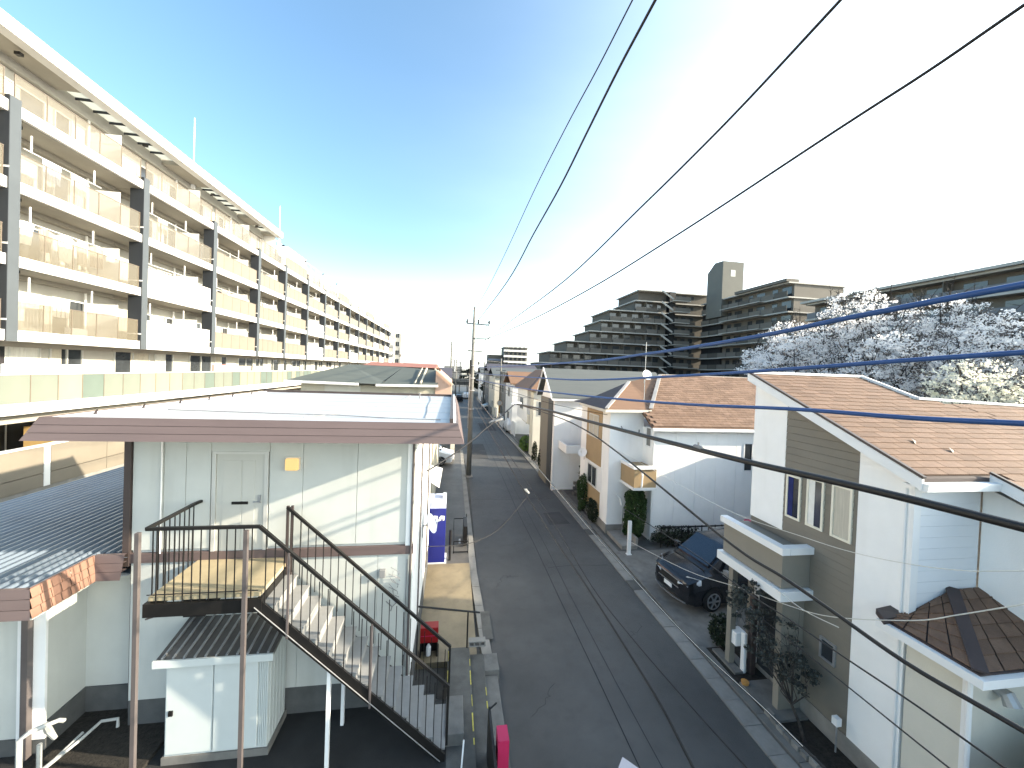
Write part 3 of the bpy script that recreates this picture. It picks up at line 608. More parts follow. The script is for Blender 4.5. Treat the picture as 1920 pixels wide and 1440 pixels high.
# ---------------------------------------------------------------- long apartment building on the left
XE, XW = -16.7, -18.2
bronze = mat('bronze_rail', (.16, .13, .10), .4, .1, 4)
cols = [5.2, 11.3, 17.4, 23.7, 29.8, 36.0, 41.3, 47.2, 53.2, 59.2, 65.2, 71.2, 77.5, 84.0, 90.5, 97.0, 103.5, 109.0]
LZ = [7.85, 10.70, 13.55, 16.40]           # balcony kerb tops
ap = thing('long_apartment_building', 'long cream apartment building on the left with tiers of balconies and dark fins', 'building', (-18, 60, 0))
box(-30, 2, 0, XW-.25, 109.5, 18.8).build('wall', apt_wall, ap)
def gmesh(fn, name, m): q = MB(); fn(q); return q.mesh(name, m)
Lb = 6.0
MESH = {}
def unit(key, maker, m):
    if key not in MESH: q = MB(); maker(q); MESH[key] = q.mesh(key.split('|')[0], m)
    return MESH[key]
slab_n = 0
for bi, (a, b) in enumerate(zip(cols, cols[1:])):
    L_ = round(b-a, 2); vis = b > 15
    # walls facing the balconies, per bay, one strip between windows
    for li, z in enumerate(LZ+[None]):
        deck = z is None; zb = 5.30 if deck else z-.22
        if not vis and not deck: pass
        nearb = a < 60
        # windows: two sliding doors per flat with curtains
        H_ = 1.95
        lays = ((.45, 2.5, 1), (3.35, 1.6, 1)) if nearb else ((.6, 3.6, 2),)
        for (o_, w_, mu) in lays:
            pm = [curtain2, curtain, curtain2, curtain][(bi*3+li+int(o_)) % 4]
            key = f'window|{w_}|{mu}|{pm.name}'
            if key not in MESH:
                q = MB(); t = .055
                q.box(0, 0, 0, .07, w_, t).box(0, 0, H_-t, .07, w_, H_).box(0, 0, t, .07, t, H_-t).box(0, w_-t, t, .07, w_, H_-t)
                for k in range(1, mu+1): q.box(0, w_*k/(mu+1)-.03, t, .07, w_*k/(mu+1)+.03, H_-t)
                MESH[key] = q.mesh('window', frame_al)
            vv = rnd.choice((0, 1, 2, 3, 1, 2, 3, 4)); HT = H_-.04 if vv != 3 or deck is False else H_*.62
            pk_ = f'pane|{w_}|{pm.name}|{vv}|{HT}'
            if pk_ not in MESH:
                q = MB()
                q.cur = 1; q.box(.005, .04, .04, .009, w_-.04, H_-.04); q.cur = 0
                if vv:
                    nn = 14; pts = []; lo, hi = ((0, .62), (.45, 1), (0, .92), (.05, .35))[vv-1]; lo = .04+(w_-.08)*lo; hi = .04+(w_-.08)*hi
                    for k in range(nn+1): pts.append((.012+.02*(k % 2), lo+(hi-lo)*k/nn))
                    for k in range(nn): q.face([(pts[k][0], pts[k][1], .04), (pts[k+1][0], pts[k+1][1], .04), (pts[k+1][0], pts[k+1][1], HT), (pts[k][0], pts[k][1], HT)])
                MESH[pk_] = q.mesh('pane', [pm, win_dark])
            w0 = inst('window', MESH[key], (XW-.24, a+o_, zb+.04), ap)
            if nearb: inst('pane', MESH[pk_], (XW-.24, a+o_, zb+.04), w0)
            else:
                inst('pane', MESH[pk_], (XW-.24, a+o_, zb+.04), w0)
        if deck: continue
        # slab with kerb edge, lintel beam behind
        me = unit(f'balcony_slab|{L_}', lambda q: (q.box(XW-.3, 0, -.40, XE-.16, L_-.004, -.24), q.box(XE-.16, 0, -.41, XE, L_-.004, 0)), apt_white)
        if li == 3: pass
        so = inst('balcony_slab', me, (0, a+.002, z), ap)
        inst('soffit', unit(f'soffit|{L_}', lambda q: (q.box(XW-.2, .02, -.425, XE-.18, L_-.02, -.405), q.box(XW-.24, .02, -.62, XW+.05, L_-.02, -.43)), soffit_m), (0, a, z), ap)
        # railing: kind by bay
        if li == 3: kind = 'g' if a < 34 else ('g' if bi % 3 else 'o')
        elif a < 23: kind = 'g'
        elif a < 29: kind = ['w', 'w', 'g', 'g'][li]
        elif 46 < a < 50: kind = ['w', 'w', 'o', 'g'][li]
        elif 64 < a < 70: kind = ['w', 'w', 'o', 'o'][li]
        elif 82 < a: kind = ['w', 'o', 'w', 'o'][(li+bi) % 4]
        else: kind = 'o'
        if a < 15 and li < 3: kind = 'g'
        RH = 1.12
        if kind == 'w':
            inst('solid_parapet', unit(f'solid_parapet|{L_}', lambda q: q.box(XE-.14, .08, 0.003, XE-.02, L_-.35, RH+.05), apt_white), (0, a, z), ap)
        else:
            n_ = 5 if a < 45 else (3 if a < 70 else 1)
            pw = (L_-.36)/n_
            for k in range(n_):
                m_ = beige_gl if kind == 'g' else beige_op
                me = unit(f'railing_panel|{round(pw,2)}|{kind}', lambda q: q.box(-.010, .016, .015, .010, pw-.016, RH-.02), m_)
                inst('railing_panel', me, (XE-.07, a+.05+k*pw, z), ap)
            def rail(q):
                q.box(-.018, 0, RH-.012, .018, L_-.33, RH+.012)
                for k in range(n_+1): q.box(-.018, k*pw-.012, 0, .018, k*pw+.012, RH-.013)
            inst('balcony_rail', unit(f'balcony_rail|{L_}|{n_}', rail, bronze), (XE-.07, a+.05, z), ap)
        # privacy screen and drying bracket
        if nearb:
            inst('privacy_screen', unit('privacy_screen', lambda q: (q.box(XW-.2, 0, -.2, XE-.3, .03, 1.75), q.box(XW-.2, -.02, .6, XE-.3, .05, .66), q.box(XW-.2, -.02, 1.25, XE-.3, .05, 1.3)), apt_white), (0, b-1.25, z), ap)
            inst('drainpipe', unit('drainpipe', lambda q: q.tube([(XW-.05, 0, -.2), (XW-.05, 0, 2.2)], .05, 8), apt_white), (0, b-1.45, z), ap)
            inst('ceiling_lamp', unit('ceiling_lamp', lambda q: q.box(XE-.75, 0, 2.30, XE-.55, .16, 2.42), black_m), (0, a+.7, z), ap)
            inst('air_conditioner', unit('air_conditioner', lambda q: (q.box(XW-.15, 0, -.19, XW+.15, .8, .42), q.tube([(XW+.155, .33, .1), (XW+.16, .33, .1)], .22, 12)), white_p), (0, b-2.35, z), ap)
            if li < 3: inst('drying_pole', unit('drying_pole', lambda q: (q.tube([(XE-.45, 0, 1.55), (XE-.45, 3.4, 1.55)], .016, 5), q.box(XE-.47, .25, 1.55, XE-.43, .30, 2.2), q.box(XE-.47, 3.0, 1.55, XE-.43, 3.05, 2.2)), white_p), (0, a+.8, z), ap)
# fins between the bays
for y in cols[2:-1]:
    fw = .34
    q = MB(); q.box(XE-.62, y-.22, 7.40, XE+.06, y-.21, 16.62); q.box(XE-.60, y-.21, 7.40, XE+.05, y+.16, 16.62)
    f_ = box(XE-.60, y-.21, 7.42, XE+.05, y+.18, 16.60).build('fin', fin_light, ap); box(XE-.60, y-.225, 7.42, XE+.045, y-.212, 16.60).build('fin_face', fin_dark, f_)
    if y < 70:
        for z in LZ[:3]: box(XE-.61, y-.24, z+.35, XE+.06, y-.226, z+.42).build('fin_joint', apt_white, f_)
# top storey eaves: two long roof edges with louvred canopies
EZ = 19.45; XR = -16.65
for (y0, y1) in ((2.0, 40.2),):
    rb_ = box(XR-.50, y0, EZ-.55, XR, y1, EZ).build('roof_edge_beam', apt_white, ap)
    box(-30, y0, 19.0, XW-.2, y1, EZ-.03).build('roof_slab', apt_white, ap)
    box(XW-.2, y0, 18.62, XW-.02, y1, 19.3).build('inner_beam', apt_wall, ap)
    y = y0; gap = True
    segs = [(2, 5.8), (8.2, 17.4), (20.6, 27.0), (30.0, 35.4), (37.2, 39.4)]
    prev = y0
    for s0, s1 in segs:
        if s0 > prev: box(XW-.02, prev, 18.95, XR-.50, s0, 19.25).build('canopy_slab', soffit_m, ap)
        n_ = max(2, round((s1-s0)/.95)); st_ = (s1-s0)/n_
        for k in range(n_):
            box(XW-.02, s0+k*st_+.05, 19.22, XR-.50, s0+(k+1)*st_-.05, 19.25).build('canopy_panel', canopy_m, ap)
            box(XW-.02, s0+k*st_-.025, 19.12, XR-.50, s0+k*st_+.025, 19.24).build('canopy_rafter', fin_dark, ap)
        prev = s1
    box(XW-.02, prev, 18.95, XR-.50, y1, 19.25).build('canopy_slab', soffit_m, ap)
    box(XW-.3, y1-.2, 16.5, XW+.9, y1, 18.95).build('end_wall', apt_white, ap)
box(-30, 40.25, 18.2, XW-.22, 109.4, 18.75).build('roof_slab', apt_white, ap)
box(-22, 46.5, 18.76, -18.7, 52, 19.9).build('roof_house', apt_white, ap)
q = MB(); q.box(-18.6, 41, 18.76, -18.5, 109, 18.9)
for k in range(34): q.box(-18.58, 41+k*2, 18.9, -18.54, 41.06+k*2, 19.5)
q.box(-18.6, 41, 19.5, -18.52, 109, 19.56); q.build('roof_railing', apt_white, ap)
for y, h in ((29.7, 4.1), (42.9, 3.6)):
    lr = thing('lightning_rod', 'taller white lightning rod on the near roof of the left apartment' if y < 40 else 'shorter white lightning rod past the end of the louvred roof edge', 'lightning rod', (-18.1, y, 19.4 if y < 40 else 18.7))
    MB().tube([(-18.1, y, 18.7), (-18.1, y, 19.4+h)], .035, 6).build('rod', white_p, lr); box(-18.2, y-.1, 18.7, -18.0, y+.1, 19.5).build('rod_base', white_p, lr)
# podium deck with frosted glass balustrade and lower terrace
XD = -12.5
box(-18.4, 2, 5.22, XD-.12, 112, 5.30).build('deck_floor', concrete, ap)
box(XD-.12, 2, 5.18, XD, 112, 5.50).build('deck_edge', apt_white, ap)
box(-18.4, 2, 4.86, XD-.5, 112, 5.21).build('deck_beam', soffit_m, ap)
ys = [8.0, 8.8, 9.6, 10.4, 11.2, 12.0, 12.8]
while ys[-1] < 66: ys.append(ys[-1]+.822)
gps = [box(XD-.075, .012, 5.515, XD-.06, .81, 6.345).mesh('glass_panel', m_) for m_ in (frost, mat('frosted_glass_cream', (.24, .235, .175), .35, .12, .5), mat('frosted_glass_green', (.115, .145, .125), .35, .15, .5))]; pp_ = box(XD-.085, -.012, 5.50, XD-.05, .012, 6.36).mesh('glass_post', bronze)
for y in ys: inst('glass_panel', gps[rnd.choice((0, 1, 1, 2))], (0, y, 0), ap); inst('glass_post', pp_, (0, y, 0), ap)
box(XD-.10, 8, 6.34, XD-.03, 112, 6.38).build('glass_handrail', cream, ap)
o = MB()
for k in range(50): o.box(XD-.075, ys[-1]+.9+k*.9, 5.53, XD-.06, ys[-1]+1.72+k*.9, 6.33)
o = o.build('glass_panels', frost, ap); o['kind'] = 'stuff'
box(-15.2, 2, 0, -15.0, 112, 4.86).build('lower_wall', apt_wall, ap)
for k in range(10):
    y = 9+k*5.2
    window(ap, (-15.0, y+2.4, 2.9), (0, -1, 0), (1, 0, 0), 2.2, 1.85, pm=[curtain2, win_dark, curtain][k % 3])
    box(-15.0, y+3.2, 2.8, -14.2, y+3.5, 4.86).build('pier', apt_wall, ap)
box(-15.0, 2, 2.75, XD-.12, 60, 2.9).build('terrace_floor', concrete, ap)
bm_ = box(0, 0, 0, .12, 1.99, .38)
pr1 = box(XD-.12, 0, 3.28, XD, 1.985, 4.12).mesh('parapet_panel', beige_op); pr2 = box(XD-.12, 0, 2.86, XD, 1.985, 3.26).mesh('parapet_panel', beige_op)
for k in range(22):
    inst('parapet_panel', pr1, (0, 6.2+k*2, 0), ap); inst('parapet_panel', pr2, (0, 6.2+k*2, 0), ap)
box(XD-.14, 13.98, 2.86, XD+.02, 14.16, 4.15).build('parapet_pier', apt_white, ap)
box(XD-.14, 6, 4.123, XD+.02, 50, 4.17).build('parapet_cap', apt_white, ap); box(XD-.25, 4, 0, XD-.02, 50, 2.85).build('ground_floor_wall', concrete, ap)
box(XD-.02, 12.9, 2.0, XD+.0, 16.2, 2.7).build('painted_shadow_opening', black_m, ap)  # thin black sheet on the wall, shade of an opening put into its colour
# things on the decks
tag(box(-14.3, 14.6, 5.30, -13.3, 17.5, 6.62).build('storage_box', white_p, bevel=.03), 'large white storage box behind the frosted glass on the podium deck', 'storage box')
tag(box(-13.4, 23.9, 5.32, -13.3, 26.1, 6.72).build('hung_sheet', cloth_p), 'pink red sheet hung behind the frosted glass on the podium deck', 'sheet')
tl_ = thing('orange_crate', 'orange wooden box on the lower terrace under the deck edge', 'crate', (-13.6, 15.6, 2.9))
box(-14.0, 15.0, 2.9, -13.2, 16.4, 4.55).build('box_body', mat('crate_orange', (.55, .36, .14), .8, .1, 3), tl_)
cloth_lb = mat('cloth_light_blue', (.42, .50, .60), .9, .1, 7)
# laundry on the third balcony down, first full bay
lab = ['white towel hanging leftmost on the laundry balcony', 'dark taupe shirt hanging on the left of the laundry balcony', 'long pale shirt hanging in the middle of the laundry balcony',
       'pair of cream trousers hanging on the laundry balcony', 'taupe jacket hanging on the right of the laundry balcony', 'small pale towel hanging rightmost on the laundry balcony']
yy = 17.9
for k, (w_, h_, m_) in enumerate(((.7, .9, cloth1), (.6, 1.0, cloth2), (.75, 1.2, cloth1), (.5, 1.15, curtain), (.7, 1.05, cloth2), (.5, .6, cloth1))):
    x = XE-.45; z = 12.25; q = MB(); n_ = 8
    top_ = [(x+.03*math.sin(i*1.7+k), yy+w_*i/n_, z-(.12*abs(i/n_-.5)*2 if k in (1, 2, 4) else 0)) for i in range(n_+1)]
    bot = [(x+.06*math.sin(i*2.1+k), yy+w_*(.1+.8*i/n_), z-h_) for i in range(n_+1)]
    for i in range(n_): q.prism([top_[i], top_[i+1], bot[i+1], bot[i]], (.012, 0, 0))
    tag(q.build('garment' if k not in (0, 5) else 'towel', m_, fix=True), lab[k], 'laundry'); yy += w_+.16
more = [('pale blue towel hanging on the balcony above the laundry row', 18.9, 15.1, cloth_lb), ('white towel hanging on the upper left balcony above the laundry row', 20.1, 15.1, cloth1),
 ('cream sheet drying on the balcony behind the second dark fin, upper level', 25.2, 15.1, curtain), ('white sheet drying on the lowest balcony of the nearest bay', 19.4, 9.45, cloth1),
 ('taupe towel drying on a balcony of the third bay', 31.5, 12.25, cloth2), ('white shirt drying on a mid level balcony past the white parapets', 37.8, 12.25, cloth1), ('pale blue shirt drying on a far balcony of the left block', 43.5, 15.1, cloth_lb)]
for lb_2, y_, z_, m_ in more:
    q = MB()
    for i in range(6): q.prism([(XE-.45+.03*math.sin(i), y_+.13*i, z_), (XE-.45+.03*math.sin(i+1), y_+.13*(i+1), z_), (XE-.43+.04*math.sin(i*2+1), y_+.13*(i+1)-.02, z_-.85), (XE-.43+.04*math.sin(i*2), y_+.13*i+.01, z_-.85)], (.012, 0, 0))
    tag(q.build('hanging_cloth', m_, fix=True), lb_2, 'laundry')
# distant white block closing the row
fw_ = thing('apartment_block', 'distant white apartment block at the far end of the left row', 'building', (-18, 128, 0))
box(-27, 125, 0, -18.6, 136, 18.4).build('wall', apt_white, fw_); box(-18.6, 125.5, 0, -16.6, 134, 17.4).build('wing', apt_wall, fw_)
for i in range(5):
    window(fw_, (-21.6, 125, 5.2+i*2.7), (1, 0, 0), (0, -1, 0), 1.9, 1.6, mull=1); box(-23.0, 124.4, 4.8+i*2.7, -18.7, 124.99, 5.6+i*2.7).build('balcony', apt_wall, fw_)
    window(fw_, (-18.3, 125.5, 5.2+i*2.7), (1, 0, 0), (0, -1, 0), 1.2, 1.5)
# ---------------------------------------------------------------- houses beyond the stair block, left
gh = thing('green_roof_house', 'cream bungalow with low green roof behind the flat roofed house', 'house', (-4, 20, 0))
box(-6.3, 17.3, 0, -.75, 26, 6.2).build('wall', cream2, gh)
box(-5.35, 17.25, 5.2, -3.9, 17.3, 6.15).build('wall_panel', cream, gh)
q = MB(); q.face([(-6.75, 16.9, 6.28), (-3.0, 16.9, 6.22), (-3.0, 17.6, 6.33), (-2.5, 20, 6.98), (-5.2, 20.4, 7.02)]); q.face([(-6.75, 16.9, 6.28), (-5.2, 20.4, 7.02), (-5.2, 24, 7.02), (-6.75, 26, 6.28)])
q.face([(-3.0, 16.9, 6.22), (-.65, 16.9, 6.28), (-.65, 19.3, 6.88), (-2.5, 20, 6.98)]); q.face([(-5.2, 20.4, 7.02), (-.65, 19.9, 6.98), (-.65, 26, 6.2), (-6.7, 26, 6.2)])
q.face([(-6.75, 16.9, 6.28), (-6.75, 26, 6.2), (-.65, 26, 6.15), (-.65, 16.9, 6.2), (-3, 16.9, 6.15)])
r_ = q.build('roof', roof_green, gh); MB().bar((-1.36, 16.9, 6.33), (-1.28, 19.4, 6.97), .07, .05).bar((-1.6, 16.9, 6.33), (-1.5, 19.4, 6.97), .03, .05).build('ridge_flashing', cream2, r_)
MB().bar((-6.78, 16.85, 6.24), (-3.9, 16.85, 6.2), .06, .10).bar((-3.2, 16.85, 6.18), (-.62, 16.85, 6.22), .06, .10).build('gutter', apt_white, gh)
for x in (-2.9, -2.2, -1.5): box(x, 17.26, 4.5, x+.5, 17.29, 6.1).build('wall_panel', cream2, gh)
pg_ = MB().prism([(-.75, 17.2, 4), (-.05, 17.2, 4), (-.05, 17.2, 6.3), (-.75, 17.2, 6.9)], (0, 7, 0)).build('gable_wing', mat('pinkish_wall', (.55, .36, .27), .8, .06, 2), gh, fix=True)
MB().bar((-.8, 17.1, 6.97), (.02, 17.1, 6.28), .12, .06).build('verge_board', cream2, gh)
rh = thing('red_roof_house', 'house with low red orange roof beyond the green roof', 'house', (-4, 28, 0))
box(-5.9, 26.6, 0, -1.4, 34, 6.9).build('wall', cream, rh)
MB().face([(-6.1, 26.3, 6.92), (-1.2, 26.3, 6.92), (-1.2, 30, 7.28), (-6.1, 30, 7.28)]).face([(-6.1, 34.3, 6.9), (-6.1, 30, 7.28), (-1.2, 30, 7.28), (-1.2, 34.3, 6.9)]).face([(-6.1, 26.3, 6.92), (-6.1, 26.3, 6.7), (-1.2, 26.3, 6.7), (-1.2, 26.3, 6.92)]).face([(-1.2, 26.3, 6.7), (-1.2, 34.3, 6.7), (-1.2, 30, 7.28), (-1.2, 26.3, 6.92)]).build('roof', roof_red, rh)
dh = thing('slate_roof_house', 'house with dark slate roof just left of the farther utility pole', 'house', (-1, 36, 0))
box(-3.5, 34.8, 0, -.3, 42, 6.2).build('wall', grey_block, dh)
MB().face([(-3.8, 34.4, 6.2), (-.1, 34.4, 6.15), (-.1, 38, 7.05), (-3.8, 38, 7.05)]).face([(-3.8, 42, 6.2), (-3.8, 38, 7.05), (-.1, 38, 7.05), (-.1, 42, 6.2)]).face([(-.1, 34.4, 6.15), (-.1, 42, 6.2), (-.1, 38, 7.05)]).build('roof', roof_slate, dh)
for k, (x1, y0, h, m_, lb) in enumerate(((-1.2, 48, 6.2, cream, 'far cream house on the left side of the road past the dark roof'), (-.6, 60, 5.6, grey_block, 'far grey house on the left side of the road'), (-.4, 74, 6.4, white_w, 'farthest pale house on the left side before the overpass'))):
    t_ = thing('house', lb, 'house', (x1-4, y0, 0)); box(x1-8, y0, 0, x1, y0+9, h-1).build('wall', m_, t_)
    MB().prism([(x1-8.3, y0-.3, h-1), (x1+.3, y0-.3, h-1), (x1+.3, y0+4.5, h), (x1-8.3, y0+4.5, h)], (0, 0, .1)).prism([(x1-8.3, y0+4.5, h), (x1+.3, y0+4.5, h), (x1+.3, y0+9.3, h-1), (x1-8.3, y0+9.3, h-1)], (0, 0, .1)).build('roof', [roof_slate, roof_gr, roof_dk][k], t_)
    window(t_, (x1, y0+4, 3), (0, -1, 0), (1, 0, 0), 1.6, 1.1)
tw = thing('garden_wall', 'white rendered wall corner post beside the white car', 'wall', (.1, 26, 0)); box(-.02, 29.5, 0, .30, 29.9, 1.55).build('wall_post', cream, tw); box(-.06, 29.46, 1.552, .34, 29.94, 1.62).build('cap', cream, tw)
# ---------------------------------------------------------------- nearest house on the right
ha = thing('shingle_house', 'nearest right hand house, white and greige with brown shingle roof', 'house', (9, 7, 0))
AX = 7.5
def roofz(y): return 5.59+.438*(y-4.92)
# street wall in vertical zones: white / greige siding / white
q = MB(); q.prism([(AX+.03, 5.2, 0.0), (AX+.03, 8.55, 0.0), (AX+.03, 8.55, 7.0), (AX+.03, 5.2, 5.55)], (1.3, 0, 0)); q.box(8.8, 5.6, 0, 14, 8.5, 5.5); q.build('wall', white_w, ha, fix=True)
def zone(y0, y1, z0, m_, name, top=True, proud=0.0):
    q = MB(); x = AX-proud
    q.prism([(x, y0, z0), (x, y1, z0), (x, y1, roofz(y1)-.17), (x, y0, roofz(y0)-.17)], (.035, 0, 0)); return q.build(name, m_, ha, fix=True)
zone(7.62, 8.56, 3.62, white_w, 'wall_panel', proud=.02)
box(AX-.0, 7.62, .1, AX+.03, 8.55, 3.62).build('wall_panel', greige, ha)
# greige siding boards, lapped
z = .42; k = 0
while z < 6.35:
    h = .155; y1 = 7.615
    yl = max(6.03, 4.92+(z+h+.17-5.59)/.438+.02)
    if yl < y1-.05:
        q = MB(); q.prism([(AX-.018, yl, z), (AX-.010, yl, z+h-.006), (AX+.03, yl, z+h-.006), (AX+.03, yl, z)], (0, y1-yl, 0))
        q.build('siding_board', greige, ha, fix=True)
    z += h; k += 1
zone(5.2, 6.025, .40, cream if False else white_w, 'wall_panel', proud=.012)
box(AX-.02, 4.40, -.02, AX+.02, 8.56, .40).build('foundation', concrete, ha)
MB().tube([(AX-.03, 5.26, .4), (AX-.03, 5.26, 5.3)], .018, 6).build('downpipe', white_p, ha)
# three tall windows, small window
for k, (y1, w_, z0, h_, pm_, cu) in enumerate(((7.54, .36, 3.98, .95, win_blue, cloth_b), (7.04, .38, 3.98, 1.02, win_dark, cloth1), (6.50, .40, 3.98, 1.04, curtain, None))):
    window(ha, (AX-.016, y1, z0), (0, -1, 0), (-1, 0, 0), w_, h_, fm=frame_cr, pm=pm_, t=.045, mull=0, cur=cu)
window(ha, (AX-.016, 6.60, 1.50), (0, -1, 0), (-1, 0, 0), .32, .42, fm=steel, pm=win_dark, t=.04, mull=0)
# camera side wall with siding lines, and the wing further right
for k in range(25):
    z0 = .8+k*.185
    if z0+.18 < 5.38 and z0 > 3.0: box(AX+.04, 5.185, z0, 8.88, 5.2, z0+.1825).build('siding_board', mat('siding_shade_tinted', (.76, .78, .80), .6, .02, 2), ha)  # the wall's bluish shade is put into this board colour
MB().prism([(8.9, 5.17, 0), (8.9, 1.5, 0), (8.9, 1.5, 3.9), (8.9, 5.17, 5.35)], (4, 0, 0)).build('wing_wall', white_w, ha, fix=True)
box(AX-.021, 5.15, 3.1, AX+.12, 5.199, 5.42).build('corner_trim', white_p, ha)
# roof deck, soffit, verge boards, gutter
q = MB()
up = [(7.22, 4.93), (7.22, 8.45), (10.5, 8.5), (10.7, 7.43), (11.5, 7.30), (13.8, 7.2), (13.8, 1.5), (8.62, 1.5), (8.62, 4.93)]
q.prism([(x, y, roofz(y)-.11) for x, y in up], (0, 0, .07)); rA = q.build('roof', roof_dk, ha, fix=True)
q = MB(); q.prism([(7.18, 4.86, roofz(4.86)-.18), (7.18, 8.50, roofz(8.5)-.18), (7.18, 8.50, roofz(8.5)+.0), (7.18, 4.86, roofz(4.86)+.0)], (.04, 0, 0)); q.build('verge_board', white_p, ha, fix=True)
MB().bar((7.20, 4.84, roofz(4.84)+.035), (7.20, 8.5, roofz(8.5)+.035), .06, .04).build('verge_flashing', brown_dark, ha)
MB().prism([(7.22, 4.9, roofz(4.9)-.19), (AX-.01, 4.9, roofz(4.9)-.19), (AX-.01, 8.5, roofz(8.5)-.19), (7.22, 8.5, roofz(8.5)-.19)], (0, 0, .06)).build('soffit', white_p, ha, fix=True)
q = MB(); q.prism([(7.2, 4.80, 5.38), (7.2, 4.92, 5.38), (7.2, 4.92, 5.50), (7.2, 4.78, 5.50)], (1.45, 0, 0)); q.box(7.25, 4.93, 5.40, 8.7, 5.17, 5.43); q.build('gutter', white_p, ha, fix=True)
q = MB(); q.prism([(8.60, 4.93, roofz(4.93)-.16), (8.60, 1.5, roofz(1.5)-.16), (8.60, 1.5, roofz(1.5)+.03), (8.60, 4.93, roofz(4.93)+.03)], (.035, 0, 0)); q.build('verge_board', white_p, ha, fix=True)
MB().bar((8.61, 4.93, roofz(4.93)+.05), (8.61, 1.5, roofz(1.5)+.05), .05, .035).build('verge_flashing', brown_dark, ha)
MB().bar((7.25, 8.5, roofz(8.5)+.02), (10.5, 8.53, roofz(8.53)+.02), .10, .06).bar((10.5, 8.5, roofz(8.5)+.02), (10.72, 7.43, roofz(7.43)+.02), .08, .06).bar((10.7, 7.43, roofz(7.43)+.02), (13.8, 7.2, roofz(7.2)+.02), .10, .06).build('ridge_cap', white_p, ha)
# shingles
cw, ch = .42, .176; ms = []
for m_ in (shingle, shingle2, shingle3):
    ms.append(MB().prism([(0, 0, .004), (cw-.010, 0, .004), (cw-.010, ch*1.25, -.006), (0, ch*1.25, -.006)], (0, 0, .026)).mesh('shingle', m_))
tilt = math.atan(.438); cells = []
row = 0; y = 4.95; dy = ch*math.cos(tilt)
rest = MB(); cnt = 0
def inside(x, y):
    c = False; j = len(up)-1
    for i in range(len(up)):
        if (up[i][1] > y) != (up[j][1] > y) and x < (up[j][0]-up[i][0])*(y-up[i][1])/(up[j][1]-up[i][1])+up[i][0]: c = not c
        j = i
    return c
allc = []
y = 1.6; row = 0
while y < 8.45:
    x = 7.23+(-.21 if row % 2 else 0)
    while x < 13.7:
        xa = max(x, 7.23 if y > 4.93 else 8.63)
        if inside(x+cw*.5, y+dy*.5) and (y > 4.90 or x > 8.55): allc.append((x, y, row))
        x += cw
    y += dy; row += 1
allc.sort(key=lambda c: math.hypot(c[0], c[1]) if c[1] > 3.9 else 99)
for i, (x, y, row) in enumerate(allc):
    x = max(x, 7.235)
    z = roofz(y)-.035
    if i < 290:
        o = inst('shingle', ms[rnd.choice((0, 0, 1, 2))], (x, y, z+rnd.uniform(0, .003)), ha); o.rotation_euler.x = tilt-.02
    else:
        rest.mi_ = 0; rest.cur = rnd.choice((0, 0, 1, 2)); rest.prism([(x, y, z+.02), (x+cw-.008, y, z+.02), (x+cw-.008, y+dy*1.2, z+.02+dy*1.2*.438-.02), (x, y+dy*1.2, z+.02+dy*1.2*.438-.02)], (0, 0, .024))
o = rest.build('shingles', [shingle, shingle2, shingle3], ha); o['kind'] = 'stuff'
for x, y in ((8.3, 5.75), (8.75, 5.5)): MB().prism([(x, y, roofz(y)), (x+.1, y+.05, roofz(y)+.01), (x+.05, y+.08, roofz(y)+.05)], (0, .02, .03)).build('snow_guard', red_m if False else brown_dark, ha, fix=True)
# cantilevered balcony with entrance below
bA = box(6.82, 6.90, 2.72, AX-.02, 8.62, 3.44).build('balcony', greige_l, ha)
q = MB(); q.box(6.74, 6.82, 3.44, 6.92, 8.66, 3.58).box(6.93, 6.82, 3.44, AX-.02, 7.0, 3.58); q.build('balcony_cap', white_p, bA)
box(6.93, 7.01, 3.10, AX-.02, 8.6, 3.14).build('balcony_floor', concrete, bA)
q = MB(); q.box(6.72, 6.80, 2.50, AX-.02, 8.70, 2.70); q.build('porch_canopy', white_p, ha)
q = MB(); q.box(6.86, 8.3, .1, 7.0, 8.44, 2.5).box(6.95, 6.98, .1, AX-.02, 7.12, 2.5); q.build('porch_post', greige_l, ha)
box(AX-.06, 7.3, .2, AX-.02, 8.1, 2.3).build('front_door', win_dark, ha); box(AX-.07, 8.12, .2, AX-.02, 8.26, 2.3).build('door_side_panel', white_p, ha)
MB().box(AX-.10, 7.95, 1.1, AX-.06, 7.98, 1.6).build('door_handle', steel, ha)
# single storey bay with its small hipped roof
wb = MB(); wb.box(AX, 4.40, .38, 8.9, 5.165, 2.95); wb.build('bay_wall', cream, ha)
box(AX-.008, 4.385, .38, AX+.06, 4.46, 2.95).build('corner_trim', white_p, ha)
q = MB(); e0, e1 = 7.18, 4.10; zt = 3.12
P0 = (e0, 5.30, zt); P1 = (e0, e1, zt); P2 = (9.6, e1, zt); PK = (8.35, 5.165, 3.60); PK2 = (8.9, 5.165, 3.62); P3 = (9.6, 5.165, 3.62)
q.face([P0, P1, PK, (7.5, 5.18, 3.24)]); q.face([P1, P2, P3, PK]); q.face([P0, (e0, 5.30, zt-.08), (e0, e1, zt-.08), P1]); q.face([P1, (e0, e1, zt-.08), (9.6, e1, zt-.08), P2]); q.face([(e0, e1, zt-.08), (e0, 5.3, zt-.08), (9.6, 5.165, zt-.08), (9.6, e1, zt-.08)])
pr = q.build('porch_roof', roof_dk, ha)
V = lambda p: Vector(p)
n_ = 0
